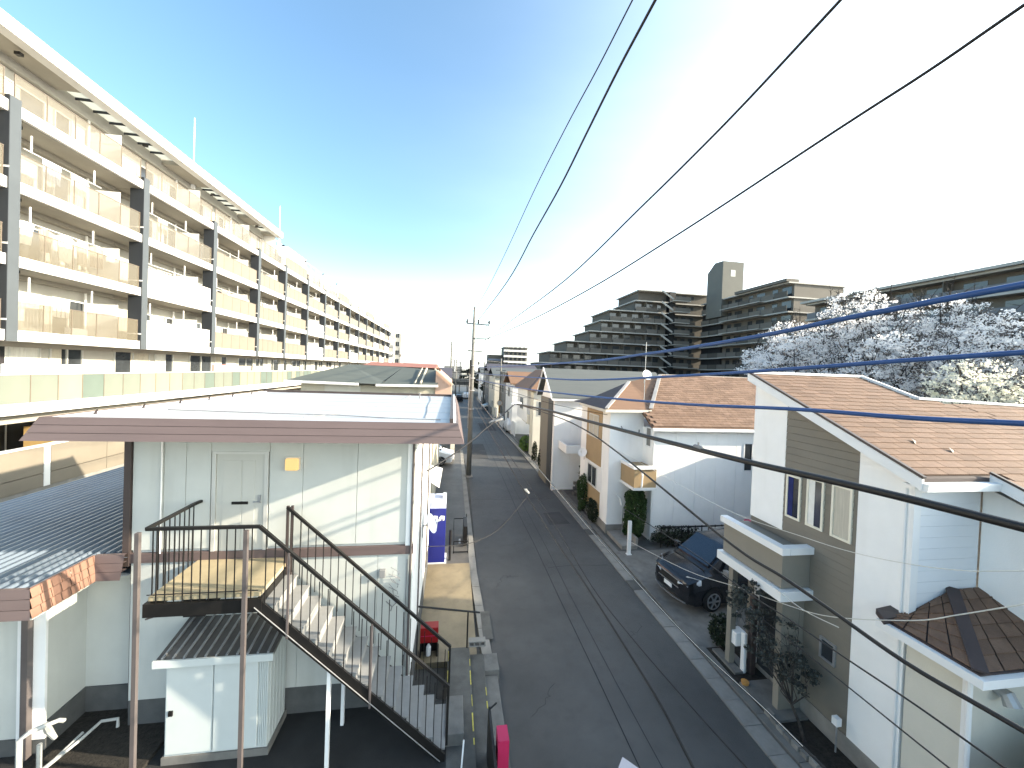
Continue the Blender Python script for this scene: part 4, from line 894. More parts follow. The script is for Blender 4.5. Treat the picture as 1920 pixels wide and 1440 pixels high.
for r in range(6):      # courses on the two slopes of the small roof
    t0, t1 = r/6, (r+1)/6+.02
    a0 = V(P1).lerp(V(PK), t0); b0 = V(P0).lerp(V((7.5, 5.18, 3.24)), t0); a1 = V(P1).lerp(V(PK), min(t1, 1)); b1 = V(P0).lerp(V((7.5, 5.18, 3.24)), min(1, t1))
    m2 = 4
    for j in range(m2):
        s0, s1 = j/m2+.01, (j+1)/m2-.01
        MB().prism([a0.lerp(b0, s0)+V((0, 0, .03)), a0.lerp(b0, s1)+V((0, 0, .03)), a1.lerp(b1, s1)+V((0, 0, .012)), a1.lerp(b1, s0)+V((0, 0, .012))], (0, 0, .012)).build('shingle', [shingle, shingle2][(j+r) % 2], pr, fix=True)
    c0 = V(P2).lerp(V(P3), t0); c1 = V(P2).lerp(V(P3), min(t1, 1))
    for j in range(6):
        s0, s1 = j/6+.006, (j+1)/6-.006
        MB().prism([a0.lerp(c0, s0)+V((0, 0, .03)), a0.lerp(c0, s1)+V((0, 0, .03)), a1.lerp(c1, s1)+V((0, 0, .012)), a1.lerp(c1, s0)+V((0, 0, .012))], (0, 0, .012)).build('shingle', [shingle, shingle2][(j+r) % 2], pr, fix=True)
MB().bar(V(P1)+V((0, 0, .05)), V(PK)+V((0, 0, .05)), .16, .03).build('hip_cap', roof_dk, pr)
MB().prism([(7.05, 5.18, 3.10), (7.2, 5.42, 3.12), (7.5, 5.42, 3.16), (7.5, 5.2, 3.14)], (0, 0, .09)).build('gutter_end', brown_dark, pr, fix=True)
q = MB(); q.box(7.10, 4.02, 2.98, 7.20, 5.34, 3.10).box(7.201, 4.02, 2.98, 9.6, 4.12, 3.10).box(7.201, 4.121, 2.96, 9.6, 5.15, 2.98); q.build('gutter', white_p, ha)
MB().tube([(7.42, 4.34, 2.96), (7.44, 4.34, .3)], .035, 8).build('downpipe', white_p, ha)
vt = thing('hood_vent', 'grey curved exhaust hood on the near side wall above the white tank', 'vent', (8.0, 4.3, 2.6)); MB().tube([(8.0, 4.4, 2.62), (8.0, 4.28, 2.62), (8.0, 4.22, 2.5)], [.07, .09, .10], 10).build('hood', steel, vt)
tk = thing('white_tank', 'big white rounded tank cover at the lower right beside the brown fence', 'tank', (8.2, 3.6, 0)); q = MB()
prof = [(0, 2.35), (.35, 2.33), (.6, 2.2), (.72, 1.95), (.76, 1.5), (.76, .2)]
for (r0, z0), (r1, z1) in zip(prof, prof[1:]):
    for k in range(20):
        a, b = 2*math.pi*k/20, 2*math.pi*(k+1)/20; c = lambda r, t, z: (8.42+r*math.cos(t), 3.55+r*.75*math.sin(t), z)
        q.face([c(r1, a, z1), c(r1, b, z1), c(r0, b, z0), c(r0, a, z0)])
q.build('tank_cover', white_p, tk, smooth=True)
fe = thing('board_fence', 'dark brown board fence at the bottom right corner', 'fence', (7.4, 3.4, 0))
for k in range(14): box(7.02+k*.115, 3.28, .05, 7.02+k*.115+.108, 3.30, 1.95+rnd.uniform(-.01, .01)).build('board', wood_f, fe)
for k in range(5): box(6.99, 3.31+k*.115, .05, 7.01, 3.31+k*.115+.108, 1.95).build('board', wood_f, fe)
box(6.985, 3.25, 1.97, 8.7, 3.33, 2.0).build('top_rail', wood_f, fe)
# ---------------------------------------------------------------- second house, white with tan strips
hb_ = thing('tan_strip_house', 'white house with tan wall strips, tan balcony and brown roof beyond the black car', 'house', (10, 17, 0))
box(8.40, 14.92, 0, 15.5, 22, 4.75).build('wall', white_w, hb_)
for k in range(5): box(8.42+k*.95, 14.90, .45, 8.42+k*.95+.94, 14.915, 4.78).build('siding_panel', white_w, hb_)
box(6.85, 15.9, 0, 8.42, 19.6, 5.45).build('wall', white_w, hb_)
box(6.80, 15.86, .0, 8.42, 15.9, .42).build('foundation', concrete, hb_); box(6.81, 15.9, 0, 6.845, 19.6, .42).build('foundation', concrete, hb_); box(8.4, 14.88, 0, 15, 14.92, .42).build('foundation', concrete, hb_)
for z0, z1 in ((.45, 1.55), (2.72, 3.95), (4.0, 5.4)): box(6.825, 16.75, z0, 6.85, 18.75, z1).build('tan_strip', tan, hb_)
box(6.83, 16.6, 1.56, 6.85, 18.85, 2.70).build('white_surround', white_p, hb_)
window(hb_, (6.825, 18.35, 1.62), (0, -1, 0), (-1, 0, 0), 1.2, .98, mull=1)
window(hb_, (6.82, 18.35, 3.95), (0, -1, 0), (-1, 0, 0), 1.2, 1.1, mull=1, pm=curtain)
window(hb_, (8.40, 15.60, 3.95), (0, -1, 0), (-1, 0, 0), .45, .85, mull=0, pm=mat('louvre_grey', (.2, .2, .19), .6, .1, 4), fm=white_p)
window(hb_, (12.55, 14.905, 3.0), (1, 0, 0), (0, -1, 0), .45, 1.25, mull=0, fm=white_p)
bb_ = box(7.42, 14.62, 2.42, 8.38, 15.88, 3.18).build('balcony', tan, hb_); q = MB(); q.box(7.36, 14.56, 3.18, 7.52, 15.89, 3.30).box(7.53, 14.56, 3.18, 8.42, 14.72, 3.30); q.build('balcony_cap', white_p, bb_); box(7.37, 14.57, 2.32, 8.40, 15.89, 2.418).build('balcony_base', white_p, bb_); box(7.53, 14.73, 3.06, 8.37, 15.88, 3.08).build('balcony_floor', roof_slate, bb_)
MB().tube([(7.72, 14.58, 3.1), (7.72, 14.52, 2.95), (7.70, 14.52, 2.45)], .035, 7).build('drain', white_p, hb_)
bz = lambda y: 4.95+.6*(y-14.7)
q = MB(); q.face([(8.15, 14.62, bz(14.62)), (15.6, 14.62, bz(14.62)), (15.6, 18.2, 7.05), (10.4, 18.2, 7.05), (8.95, 16.3, bz(16.3)), (8.15, 15.7, bz(15.7))])
q.face([(8.15, 14.62, bz(14.62)-.1), (15.6, 14.62, bz(14.62)-.1), (15.6, 14.62, bz(14.62)), (8.15, 14.62, bz(14.62))]); q.face([(8.15, 14.62, bz(14.62)-.1), (8.15, 14.62, bz(14.62)), (8.15, 15.7, bz(15.7)), (8.15, 15.7, bz(15.7)-.1)])
q.face([(8.15, 14.62, 4.8), (8.15, 15.7, 5.4), (15.6, 15.7, 5.4), (15.6, 14.62, 4.8)]); q.face([(10.4, 18.2, 7.05), (15.6, 18.2, 7.05), (15.6, 22, 4.9), (10.4, 22, 4.9)])
rB = q.build('roof', shingle2, hb_)
q = MB()
row = 0; y = 14.64
while y < 18.1:
    x = 8.2+max(0, (y-15.4))*.78+(.2 if row % 2 else 0)
    while x < 15.4:
        q.cur = rnd.choice((0, 1, 2)); q.prism([(x, y, bz(y)+.03), (x+.43, y, bz(y)+.03), (x+.43, y+.17, bz(y+.17)+.008), (x, y+.17, bz(y+.17)+.008)], (0, 0, .024)); x += .44
    y += .148; row += 1
o = q.build('shingles', [shingle, shingle2, shingle3], rB); o['kind'] = 'stuff'
E1, E2, E3, PKB = (6.45, 18.9, 5.50), (6.45, 15.5, 5.50), (8.55, 15.5, 5.52), (8.75, 18.2, 6.68)
q = MB(); q.face([E1, E2, PKB]); q.face([E1, PKB, (8.75, 20, 6.0), (6.45, 20, 5.5)]); rl = q.build('hip_roof', roof_dk, hb_)
q = MB(); q.face([E2, E3, (8.95, 16.3, 5.9), (10.4, 18.2, 7.03), PKB]); q.build('hip_roof', roof_or, hb_)
q = MB(); q.face([E1, (6.45, 18.9, 5.38), (6.45, 15.5, 5.38), E2]).face([E2, (6.45, 15.5, 5.38), (8.55, 15.5, 5.40), E3]).face([(6.45, 15.5, 5.39), (6.45, 19, 5.39), (8.5, 19, 5.39), (8.5, 15.5, 5.39)]); q.build('eave_board', cream, hb_)
MB().bar((6.50, 15.55, 5.55), PKB, .14, .05).bar((8.5, 15.5, 5.58), (10.4, 18.2, 7.07), .16, .05).bar((10.4, 18.25, 7.08), (15.6, 18.25, 7.08), .14, .05).build('ridge_cap', mat('ridge_metal', (.42, .38, .34), .5, .1, 3), hb_)
q = MB(); q.prism([(8.12, 14.52, 4.76), (8.12, 14.62, 4.76), (8.12, 14.62, 4.87), (8.12, 14.52, 4.87)], (7.4, 0, 0)); q.build('gutter', white_p, hb_, fix=True)
MB().tube([(8.36, 14.88, 4.75), (8.36, 14.88, .3)], .03, 7).build('downpipe', white_p, hb_)
am = thing('tv_antenna_arm', 'bent black aerial arm on the white wall left of the tan balcony house window', 'antenna', (7.6, 15.85, 4.6)); MB().tube([(7.35, 15.88, 4.75), (7.35, 15.6, 4.55), (8.05, 15.6, 4.5), (8.05, 15.85, 4.45)], .018, 6).tube([(8.05, 15.6, 4.4), (8.05, 15.6, 4.65)], .02, 6).build('arm', black_c, am)
ml_ = MB(); ml_.box(7.2, 15.86, 4.95, 7.35, 15.9, 5.05)
for (c, n_, r, lb, mnt) in (((6.62, 18.6, 3.0), (-.6, -.6, .4), .24, 'white satellite dish on the street side corner of the tan strip house', 0), ((8.48, 15.95, 6.87+.15), (.1, -1, .35), .23, 'small white satellite dish on a mast above the brown hip roof', 1)):
    t_ = thing('satellite_dish', lb, 'satellite dish', c); dish(t_, c, n_, r, white_p)
    if mnt: MB().tube([(8.48, 16.1, 5.9), (8.48, 16.1, 8.5)], .013, 6).tube([(8.3, 16.1, 8.35), (8.66, 16.1, 8.35)], .008, 5).build('mast', steel, t_)
# ---------------------------------------------------------------- third house, white with grey roof
hc = thing('grey_roof_house', 'tall white house with wide grey sloping roof behind the tan strip house', 'house', (9, 24, 0))
box(5.98, 22.02, 0, 13, 25.4, 5.45).build('wall', white_w, hc)
for k in range(4): box(6.0+k*1.0, 22.0, .4, 6.0+k*1.0+.99, 22.018, 5.3).build('siding_panel', white_w, hc)
box(5.94, 22.3, 0, 5.975, 23.3, 5.4).build('grey_strip', fin_dark, hc); box(5.94, 23.32, 0, 5.975, 25.38, 5.4).build('wall_panel', greige, hc)
q = MB(); q.face([(5.72, 21.7, 5.55), (13.4, 21.7, 5.55), (13.4, 24.0, 7.25), (5.72, 24.0, 7.25)]); q.face([(5.72, 24.0, 7.25), (13.4, 24.0, 7.25), (13.4, 25.8, 5.4), (5.72, 25.8, 5.4)]); q.face([(5.72, 21.7, 5.47), (13.4, 21.7, 5.47), (13.4, 21.7, 5.55), (5.72, 21.7, 5.55)]); q.build('roof', roof_gr, hc)
q = MB(); q.prism([(5.66, 21.65, 5.43), (5.66, 24.0, 7.14), (5.66, 24.0, 7.30), (5.66, 21.65, 5.58)], (.05, 0, 0)).prism([(5.66, 24.0, 7.14), (5.66, 25.8, 5.28), (5.66, 25.8, 5.44), (5.66, 24.0, 7.30)], (.05, 0, 0)); q.build('verge_board', white_p, hc, fix=True)
q = MB(); q.box(5.72, 21.58, 5.36, 8.6, 21.7, 5.46); q.build('gutter', white_p, hc); MB().tube([(8.3, 21.95, 5.4), (8.32, 21.95, .5)], .03, 6).build('downpipe', white_p, hc)
MB().prism([(5.98, 25.2, 5.45), (5.98, 22.05, 5.45), (5.98, 24.0, 7.0)], (7, 0, 0)).build('gable', white_w, hc, fix=True)
bx = thing('white_bay_canopy', 'white balcony with dark floor jutting between the grey and brown roofed houses', 'balcony', (6.4, 20.5, 2.9)); q = MB(); q.box(6.3, 20.4, 2.55, 6.38, 21.99, 3.0).box(6.39, 20.4, 2.55, 7.9, 20.48, 3.0).box(6.39, 20.49, 2.55, 7.9, 21.99, 2.62); q.build('parapet', white_p, bx); box(6.39, 20.5, 2.63, 7.85, 21.95, 2.66).build('floor', roof_slate, bx)
# ---------------------------------------------------------------- fourth house, cream with orange brown hip roof
hd = thing('orange_hip_house', 'cream house with orange brown hip roof and garage recess', 'house', (9, 34, 0))
box(6.55, 30.6, 0, 12.5, 31.9, 5.3).build('wall', cream, hd); box(6.4, 32.6, 2.6, 12.5, 37.5, 5.5).build('upper_wall', white_w, hd); box(8.0, 31.9, 0, 12.5, 37.5, 2.6).build('wall', cream, hd)
box(6.45, 31.9, 2.5, 7.9, 35, 3.3).build('balcony', cream, hd)
box(7.7, 32.6, 0.1, 7.95, 37.6, 2.4).build('garage_door', door_m, hd)
q = MB(); q.face([(6.1, 30.2, 5.55), (12.8, 30.2, 5.55), (12.8, 33.5, 7.2), (8.2, 33.5, 7.2)]); q.face([(6.1, 30.2, 5.55), (8.2, 33.5, 7.2), (8.2, 37.9, 7.2), (6.1, 37.9, 5.55)]); q.face([(6.1, 30.2, 5.45), (12.8, 30.2, 5.45), (12.8, 30.2, 5.55), (6.1, 30.2, 5.55)]); q.face([(6.1, 30.2, 5.45), (6.1, 30.2, 5.55), (6.1, 37.9, 5.55), (6.1, 37.9, 5.45)]); q.face([(8.2, 33.5, 7.2), (12.8, 33.5, 7.2), (12.8, 37.9, 7.2), (8.2, 37.9, 7.2)]); q.build('roof', roof_or, hd)
MB().bar((6.1, 30.2, 5.60), (8.2, 33.5, 7.25), .22, .06).build('hip_cap', roof_dk, hd)
window(hd, (8.6, 30.6, 1.3), (1, 0, 0), (0, -1, 0), .5, .6, mull=0); window(hd, (6.9, 30.6, 3.4), (1, 0, 0), (0, -1, 0), .6, 1.2, mull=0); window(hd, (6.4, 36, 3.5), (0, -1, 0), (-1, 0, 0), 1.6, 1.1)
box(9.5, 30.3, 2.3, 10.6, 30.6, 2.4).build('door_hood', brown_dark, hd)
# ---------------------------------------------------------------- more houses down the right side
for k, (x0, y0, y1, h, m_, lb, rm) in enumerate(((6.5, 41.6, 47, 5.5, white_w, 'white house with orange brown roof just past the orange hip house', roof_or), (6.6, 48.2, 52.5, 6.7, grey_block, 'flat topped grey block house past the orange hip roof', None), (6.2, 57, 66, 6.0, cream, 'far pale cream house on the right past the grey block', roof_gr), (6.5, 70, 79, 6.8, grey_block, 'far grey house on the right near the overpass', roof_slate), (6.2, 84, 94, 6.2, white_w, 'farthest white house on the right side of the road', roof_gr))):
    t_ = thing('roadside_house', lb, 'house', (x0+4, y0, 0)); box(x0, y0, 0, x0+9, y1, h).build('wall', m_, t_)
    if rm: MB().prism([(x0-.3, y0-.3, h), (x0+9.3, y0-.3, h), (x0+9.3, (y0+y1)/2, h+1.3), (x0-.3, (y0+y1)/2, h+1.3)], (0, 0, .12)).prism([(x0-.3, (y0+y1)/2, h+1.3), (x0+9.3, (y0+y1)/2, h+1.3), (x0+9.3, y1+.3, h), (x0-.3, y1+.3, h)], (0, 0, .12)).build('roof', rm, t_)
    else: box(x0-.1, y0-.1, h, x0+9.1, y1+.1, h+.15).build('roof', concrete, t_)
    for z0 in (1.2, 4.0):
        window(t_, (x0, y0+3.5, z0), (0, -1, 0), (-1, 0, 0), 1.6, 1.1); window(t_, (x0+1.6, y0, z0), (1, 0, 0), (0, -1, 0), 1.0, 1.0)

bh = thing('added_shade_house', 'unseen low grey house added behind the shingle house to shade the road and driveway', 'house', (17, 9, 0))
box(14.3, 6.0, 0, 21, 14.0, 4.7).build('wall', grey_block, bh); MB().prism([(14.0, 5.8, 4.7), (21.3, 5.8, 4.7), (21.3, 10, 5.6), (14.0, 10, 5.1)], (0, 0, .1)).prism([(14.0, 10, 5.1), (21.3, 10, 5.6), (21.3, 14.2, 4.7), (14.0, 14.2, 4.7)], (0, 0, .1)).build('roof', roof_slate, bh)  # added out of view so its shadow falls on road and driveway
# ---------------------------------------------------------------- big dark stepped apartment building on the right
da = thing('stepped_apartment_building', 'big dark grey stepped apartment building with tower on the right skyline', 'building', (45, 95, 0))
SH = 2.85
# terraced face towards the road: each storey reaches further left the lower it is
Yf = 94.5
lefts = [(29.4, 47.3), (26.6, 46.4), (23.75, 39.4), (20.9, 37.2), (18.05, 34.2), (15.2, 28.2), (12.35, 23.8), (9.5, 21.5), (6.65, 21.5), (3.8, 21.5)]
for k, (zt, xl) in enumerate(lefts):
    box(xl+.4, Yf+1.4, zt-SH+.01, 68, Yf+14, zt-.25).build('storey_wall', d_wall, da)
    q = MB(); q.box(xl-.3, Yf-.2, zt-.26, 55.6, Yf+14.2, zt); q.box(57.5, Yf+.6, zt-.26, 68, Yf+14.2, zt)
    q.build('floor_slab', d_slab, da)
    if k == 0: continue
    x = xl; j = 0
    while x < 55 and zt > 5:
        w_ = min(3.1, 55-x)
        if w_ < 1.2: break
        kind = rnd.random()
        if kind < .55: box(x+.05, Yf-.05, zt+.0 if False else zt-SH+.0, x+w_-.1, Yf+.05, zt-SH+1.15).build('balcony_front', d_wall2, da)
        else: box(x+.05, Yf-.05, zt-SH+.02, x+w_-.1, Yf, zt-SH+1.1).build('balcony_front', d_wall, da)
        b_ = box(x+.5, Yf+1.33, zt-SH+.3, x+w_-.9, Yf+1.39, zt-.7).build('window', win_dark, da)
        if j % 2 == 0: box(x+w_-.14, Yf+.06, zt-SH, x+w_-.02, Yf+1.38, zt-.27).build('partition', d_wall2, da)
        x += w_; j += 1
# projecting stair column with slanted landings
for k in range(10):
    z0 = 29.4-2.85*k
    q = MB(); q.prism([(52.6, Yf-2.0, z0-.1), (55.8, Yf-2.0, z0-2.1), (55.8, Yf-2.0, z0-2.6), (52.6, Yf-2.0, z0-.6)], (0, .25, 0)); q.box(55.8, Yf-2.6, z0-2.85, 60.2, Yf-.3, z0-2.65); q.build('stair_slab', d_slab, da)
    box(55.9, Yf-2.65, z0-2.64, 60.2, Yf-2.5, z0-1.75).build('stair_parapet', d_wall2, da)
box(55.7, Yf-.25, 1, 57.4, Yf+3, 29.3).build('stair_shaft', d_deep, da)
for k in range(1, 10):
    z0 = 29.4-SH*k
    for x in (58.0, 60.2, 62.4): box(x, Yf+1.3, z0-SH*0+.1, x+1.2, Yf+1.38, z0+2.2).build('window', win_dark, da)
    box(57.6, Yf+.62, z0, 63.8, Yf+.68, z0+1.0).build('balcony_front', d_wall, da)
# wing running towards the camera, facing the street
XWg = 65.0
for k in range(10):
    zt = 26.3-SH*k
    if zt < 2: break
    q = MB(); q.box(XWg-1.2, 66.0, zt-.25, XWg+12, 93, zt); q.box(XWg-2.4, 72, zt-.18, XWg-1.21, 84, zt-.02) if k > 0 else None
    q.build('floor_slab', d_slab, da)
    box(XWg+.3, 66.3, zt-SH, XWg+11.5, 93, zt-.24).build('storey_wall', d_wall2, da)
    for j in range(8):
        y0 = 66.4+j*3.3
        box(XWg-1.15, y0, zt-SH, XWg-1.08, y0+3.1, zt-SH+1.15).build('balcony_front', [d_wall2, d_wall][j % 3 == 0], da)
        box(XWg+.24, y0+.4, zt-SH+.2, XWg+.30, y0+(1.7 if j % 2 else 2.6), zt-.6).build('window', win_dark, da)
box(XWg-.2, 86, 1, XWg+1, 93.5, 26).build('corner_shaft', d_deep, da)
q = MB(); q.prism([(63.5, 84.6, 22), (63.5, 90.3, 22), (63.5, 90.3, 33.6), (63.5, 87.6, 35.6), (63.5, 84.6, 35.4)], (5.6, 0, 0)); tw_ = q.build('tower', mat('tower_render', (.13, .128, .112), .8, .05, .4), da, fix=True)
window(tw_, (65.6, 84.6, 31.8), (1, 0, 0), (0, -1, 0), 1.3, 1.6, mull=0, fm=d_slab, pm=curtain2)
box(63.2, 66, 26.31, 66, 80, 26.9).build('roof_parapet', d_wall2, da)
# lower wing behind the cherry trees
lb_ = thing('low_wing_building', 'grey apartment wing with pale balcony bands behind the blossoming cherry trees', 'building', (66, 48, 0))
for k in range(7):
    zt = 21.2-SH*k
    q = MB(); q.box(63.6, 14, zt-.3, 78, 62, zt+.02); q.build('floor_slab', d_slab, lb_)
    box(65.4, 14.3, zt-SH+.02, 77.5, 61.8, zt-.31).build('storey_wall', d_wall2, lb_)
    for j in range(12):
        y0 = 14.4+j*3.95
        box(63.66, y0+.05, zt-SH+.03, 63.75, y0+3.85, zt-SH+1.1).build('balcony_front', mat('balcony_blue_grey', (.12, .125, .135), .5, .06, .5), lb_)
        box(65.33, y0+.5, zt-SH+.2, 65.395, y0+2.8, zt-.8).build('window', win_dark, lb_)
        if j % 2: box(63.8, y0-.06, zt-SH+.03, 65.38, y0+.06, zt-.31).build('partition', d_wall2, lb_)
box(62.9, 14, 21.23, 78.5, 62.5, 21.6).build('roof', d_slab, lb_)
al = thing('roof_mast', 'very thin tall mast above the grey wing at the upper right', 'mast', (66, 38, 22)); MB().tube([(66.2, 39.5, 22), (66.2, 39.5, 29.2)], .03, 5).build('mast_pole', steel, al)
# distant apartment in the street axis
fa = thing('banded_apartment', 'distant pale banded apartment block left of the dark stepped building', 'building', (28, 188, 0))
box(24.5, 188, 0, 36, 200, 18.4).build('wall', d_wall2, fa); box(17, 190, 0, 24.4, 200, 14.6).build('low_wing', d_wall, fa)
for k in range(6):
    box(24.2, 187, 2.6+k*2.75, 36.6, 188, 3.5+k*2.75).build('balcony', apt_white, fa)
    for j in range(5): box(25+j*2.2, 187.9, 3.9+k*2.75, 26.3+j*2.2, 187.98, 5.2+k*2.75).build('window', win_dark, fa)
box(24.2, 187, 18.35, 36.6, 200, 18.7).build('roof', d_slab, fa)
for k in range(4): box(17, 189.6, 3+k*2.9, 24.3, 189.98, 3.9+k*2.9).build('balcony', mat('balcony_slate', (.13, .15, .2), .7, .1, 1), fa)
# overpass closing the road, with railing
ov = thing('overpass', 'dark concrete road overpass crossing far down the street', 'bridge', (3, 108, 0))
box(-40, 106, 2.6, 30, 112, 3.5).build('deck', concrete_d, ov); box(-40, 105.7, 3.5, 30, 105.95, 4.3).build('parapet', concrete, ov)
for x in (-18, -6, 9, 20): box(x, 107, -.1, x+1.4, 111, 2.58).build('pier', concrete_d, ov)
q = MB()
for k in range(60): q.box(-40+k*1.15, 105.8, 4.3, -39.94+k*1.15, 105.86, 5.2)
q.box(-40, 105.78, 5.2, 30, 105.88, 5.28); q.build('railing', steel, ov)
gt = thing('gantry', 'dark metal truss gantry above the far overpass', 'gantry', (2, 104, 0))
q = MB(); q.box(-1.2, 103.6, 0, -.9, 103.9, 6.9).box(8.2, 103.6, 0, 8.5, 103.9, 6.9)
for z in (6.0, 6.8): q.bar((-1.2, 103.7, z), (8.5, 103.7, z), .12, .12)
for k in range(8): q.bar((-1.0+k*1.2, 103.7, 6.0), (-.4+k*1.2, 103.7, 6.8), .07, .07).bar((-.4+k*1.2, 103.7, 6.8), (.2+k*1.2, 103.7, 6.0), .07, .07)
q.build('truss', black_m, gt)
# low town on the horizon
ORD = 'first second third fourth fifth sixth seventh eighth ninth tenth eleventh twelfth thirteenth fourteenth'.split()
for k in range(9, 21):
    pass
for k in range(14):
    rg = random.Random(k+50); x = -60+k*13+rg.uniform(-3, 3); yy = 230+rg.uniform(0, 60); h = rg.uniform(6, 10.5); w_ = rg.uniform(8, 14)
    if -26 < x < -8: h = 6
    t_ = thing('low_block', 'tiny distant low block on the skyline, %s from the left' % ORD[k], 'building', (x, yy, 0), group='distant low blocks on the horizon')
    box(x, yy, 0, x+w_, yy+9, h).build('wall', [grey_block, cream, d_wall2, white_w][k % 4], t_)
# ---------------------------------------------------------------- trees
def tree(name, label, base, height, crowns, n, size, m_leaf, group=None, trunk_r=.16, seed=1, twigs=True, cat='tree', up=0, mix=None):
    rg = random.Random(seed); b = Vector(base); t = thing(name, label, cat, base, group)
    q = MB(); fork = b+Vector((rg.uniform(-.3, .3), rg.uniform(-.3, .3), height*.32))
    q.tube([b, b.lerp(fork, .5)+Vector((rg.uniform(-.1, .1), 0, 0)), fork], [trunk_r, trunk_r*.8, trunk_r*.65], 8)
    for (c, r) in crowns:
        c = Vector(c)
        for _ in range(5):
            e = c+Vector((rg.uniform(-1, 1)*r[0]*.75, rg.uniform(-1, 1)*r[1]*.75, rg.uniform(-.5, .9)*r[2])); m = fork.lerp(e, .5)+Vector((rg.uniform(-.1, .1)*height, rg.uniform(-.1, .1)*height, -.05*height))
            q.tube([fork, m, e], [trunk_r*.45, trunk_r*.26, trunk_r*.07], 5)
            for _ in range(5):
                s = m.lerp(e, rg.uniform(.1, .95)); d = Vector((rg.gauss(0, 1), rg.gauss(0, 1), rg.gauss(.5, .8)))*r[2]*.35
                q.tube([s, s+d*.5+Vector((0, 0, .1)), s+d], [trunk_r*.12, trunk_r*.08, trunk_r*.03], 4)
        if up:
            for _ in range(up):
                s = c+Vector((rg.uniform(-.6, .6)*r[0], rg.uniform(-.6, .6)*r[1], r[2]*.5)); d = Vector((rg.gauss(0, .45), rg.gauss(0, .45), 1))*rg.uniform(1.0, 2.7)
                q.tube([s, s+d*.5+Vector((rg.uniform(-.2, .2), 0, 0)), s+d], [.05, .035, .012], 4)
                for _ in range(4):
                    a = s+d*rg.uniform(.3, .9); q.tube([a, a+Vector((rg.gauss(0, .4), rg.gauss(0, .4), rg.uniform(.1, .5)))], [.022, .01], 3)
    q.build('trunk', bark, t)
    mb = MB(); ncl = max(10, n//28)
    for (c, r) in crowns:
        for _i in range(int(ncl//len(crowns)*(1.25))):
            while True:
                a = [rg.uniform(-1, 1) for _ in range(3)]
                if .15 <= sum(i*i for i in a) <= 1: break
            cc = (c[0]+a[0]*r[0], c[1]+a[1]*r[1], c[2]+a[2]*r[2]); mb.cur = (1 if mix and _i % 4 < 1 else 0); rr = rg.uniform(.08, .26)*max(r)
            leaves(mb, cc, (rr, rr, rr*.55), 28, size, rg)
    mb.build('crown', [m_leaf, mix] if mix else m_leaf, t); return t
twig_m = mat('blossom_inner_twigs', (.13, .115, .105), .9, .3, 5)  # grey-brown flecks mixed through the blossom, standing for inner twigs
cher = [((37.6, 38.5), 13.8, 3.6, 2.0), ((34.0, 34.5), 11.8, 3.2, 1.8), ((39.2, 32.4), 16.3, 3.7, 2.5), ((44.5, 29.5), 15.2, 4.0, 2.0), ((36.2, 27.0), 11.4, 3.4, 1.9), ((41.5, 23.5), 13.2, 4.0, 2.2), ((35.0, 21.0), 8.9, 3.2, 1.9), ((42.0, 17.6), 9.9, 3.6, 2.2)]
cl = ['blossoming cherry tree nearest the dark stepped apartment building', 'low cherry tree in blossom just above the ridge of the brown hip roof', 'tall cherry tree with bare upright twigs against the sky', 'cherry tree in blossom partly hiding the grey wing balconies',
      'cherry tree in blossom above the left part of the shingle roof', 'cherry tree crossed by the thick blue cable at the right', 'cream white cherry tree right behind the shingle roof', 'cream white cherry tree at the right edge of the picture']
for k, ((x, y), zt, r, rz_) in enumerate(cher):
    cr = [((x, y, zt-rz_), (r*.8, r*.8, rz_)), ((x+r*.5, y-r*.5, zt-rz_*1.9), (r, r, rz_)), ((x-r*.55, y+.3*r, zt-rz_*2.2), (r*.85, r*.85, rz_*.9)), ((x+.1, y-.3, zt-rz_*2.9), (r*1.1, r*1.1, rz_*.8))]
    tree('cherry_tree', cl[k], (x, y, 0), zt-2, cr, 12500, .17, blossom_w if k in (6, 7) else blossom, group='cherry trees in blossom behind the shingle roof', trunk_r=.34, seed=k+3, mix=twig_m, up=12 if k in (2, 3) else (5 if k in (0, 4) else 0))
tree('bare_tree', 'small bare tree rising behind the red roof', (-12, 92, 0), 9.5, [((-12, 92, 8.6), (4, 3, 1.5))], 200, .12, bark, seed=44, up=6)
for k, (x, y, h, lb) in enumerate(((-7.5, 101, 5.6, 'dark roadside tree left of the road under the overpass'), (7.6, 99, 6.2, 'dark tree right of the road under the overpass'), (8.0, 81, 4.5, 'dark green tree beside the far grey house'), (-3.0, 114, 7.4, 'dark tree just behind the overpass in the road axis left'), (4.5, 116, 7.2, 'dark tree just behind the overpass in the road axis right'))):
    tree('roadside_tree', lb, (x, y, 0), h, [((x, y, h*.62), (2.6, 2, h*.36))], 1600, .45, leaf_d, seed=60+k)
# clipped shrubs and garden plants of the right-hand gardens
def shrub(name, label, c, r, n, size, m_, seed=1, group=None, cat='shrub'):
    rg = random.Random(seed); t = thing(name, label, cat, (c[0], c[1], c[2]-r[2]), group)
    q = MB(); q.tube([(c[0], c[1], c[2]-r[2]), (c[0], c[1], c[2]+r[2]*.4)], [.04, .015], 6)
    for _ in range(7): e = (c[0]+rg.uniform(-.7, .7)*r[0], c[1]+rg.uniform(-.7, .7)*r[1], c[2]+rg.uniform(-.3, .8)*r[2]); q.tube([(c[0], c[1], c[2]-r[2]*.6), e], [.02, .006], 4)
    q.build('stem', bark, t); mb = MB(); leaves(mb, c, r, n, size, rg, shell=.35)
    for _ in range(10):
        a = rg.uniform(0, 6.28); leaves(mb, (c[0]+math.cos(a)*r[0]*.8, c[1]+math.sin(a)*r[1]*.8, c[2]+rg.uniform(-.8, .8)*r[2]), (r[0]*.35, r[1]*.35, r[2]*.2), n//22, size, rg)
    mb.build('foliage', m_, t); return t
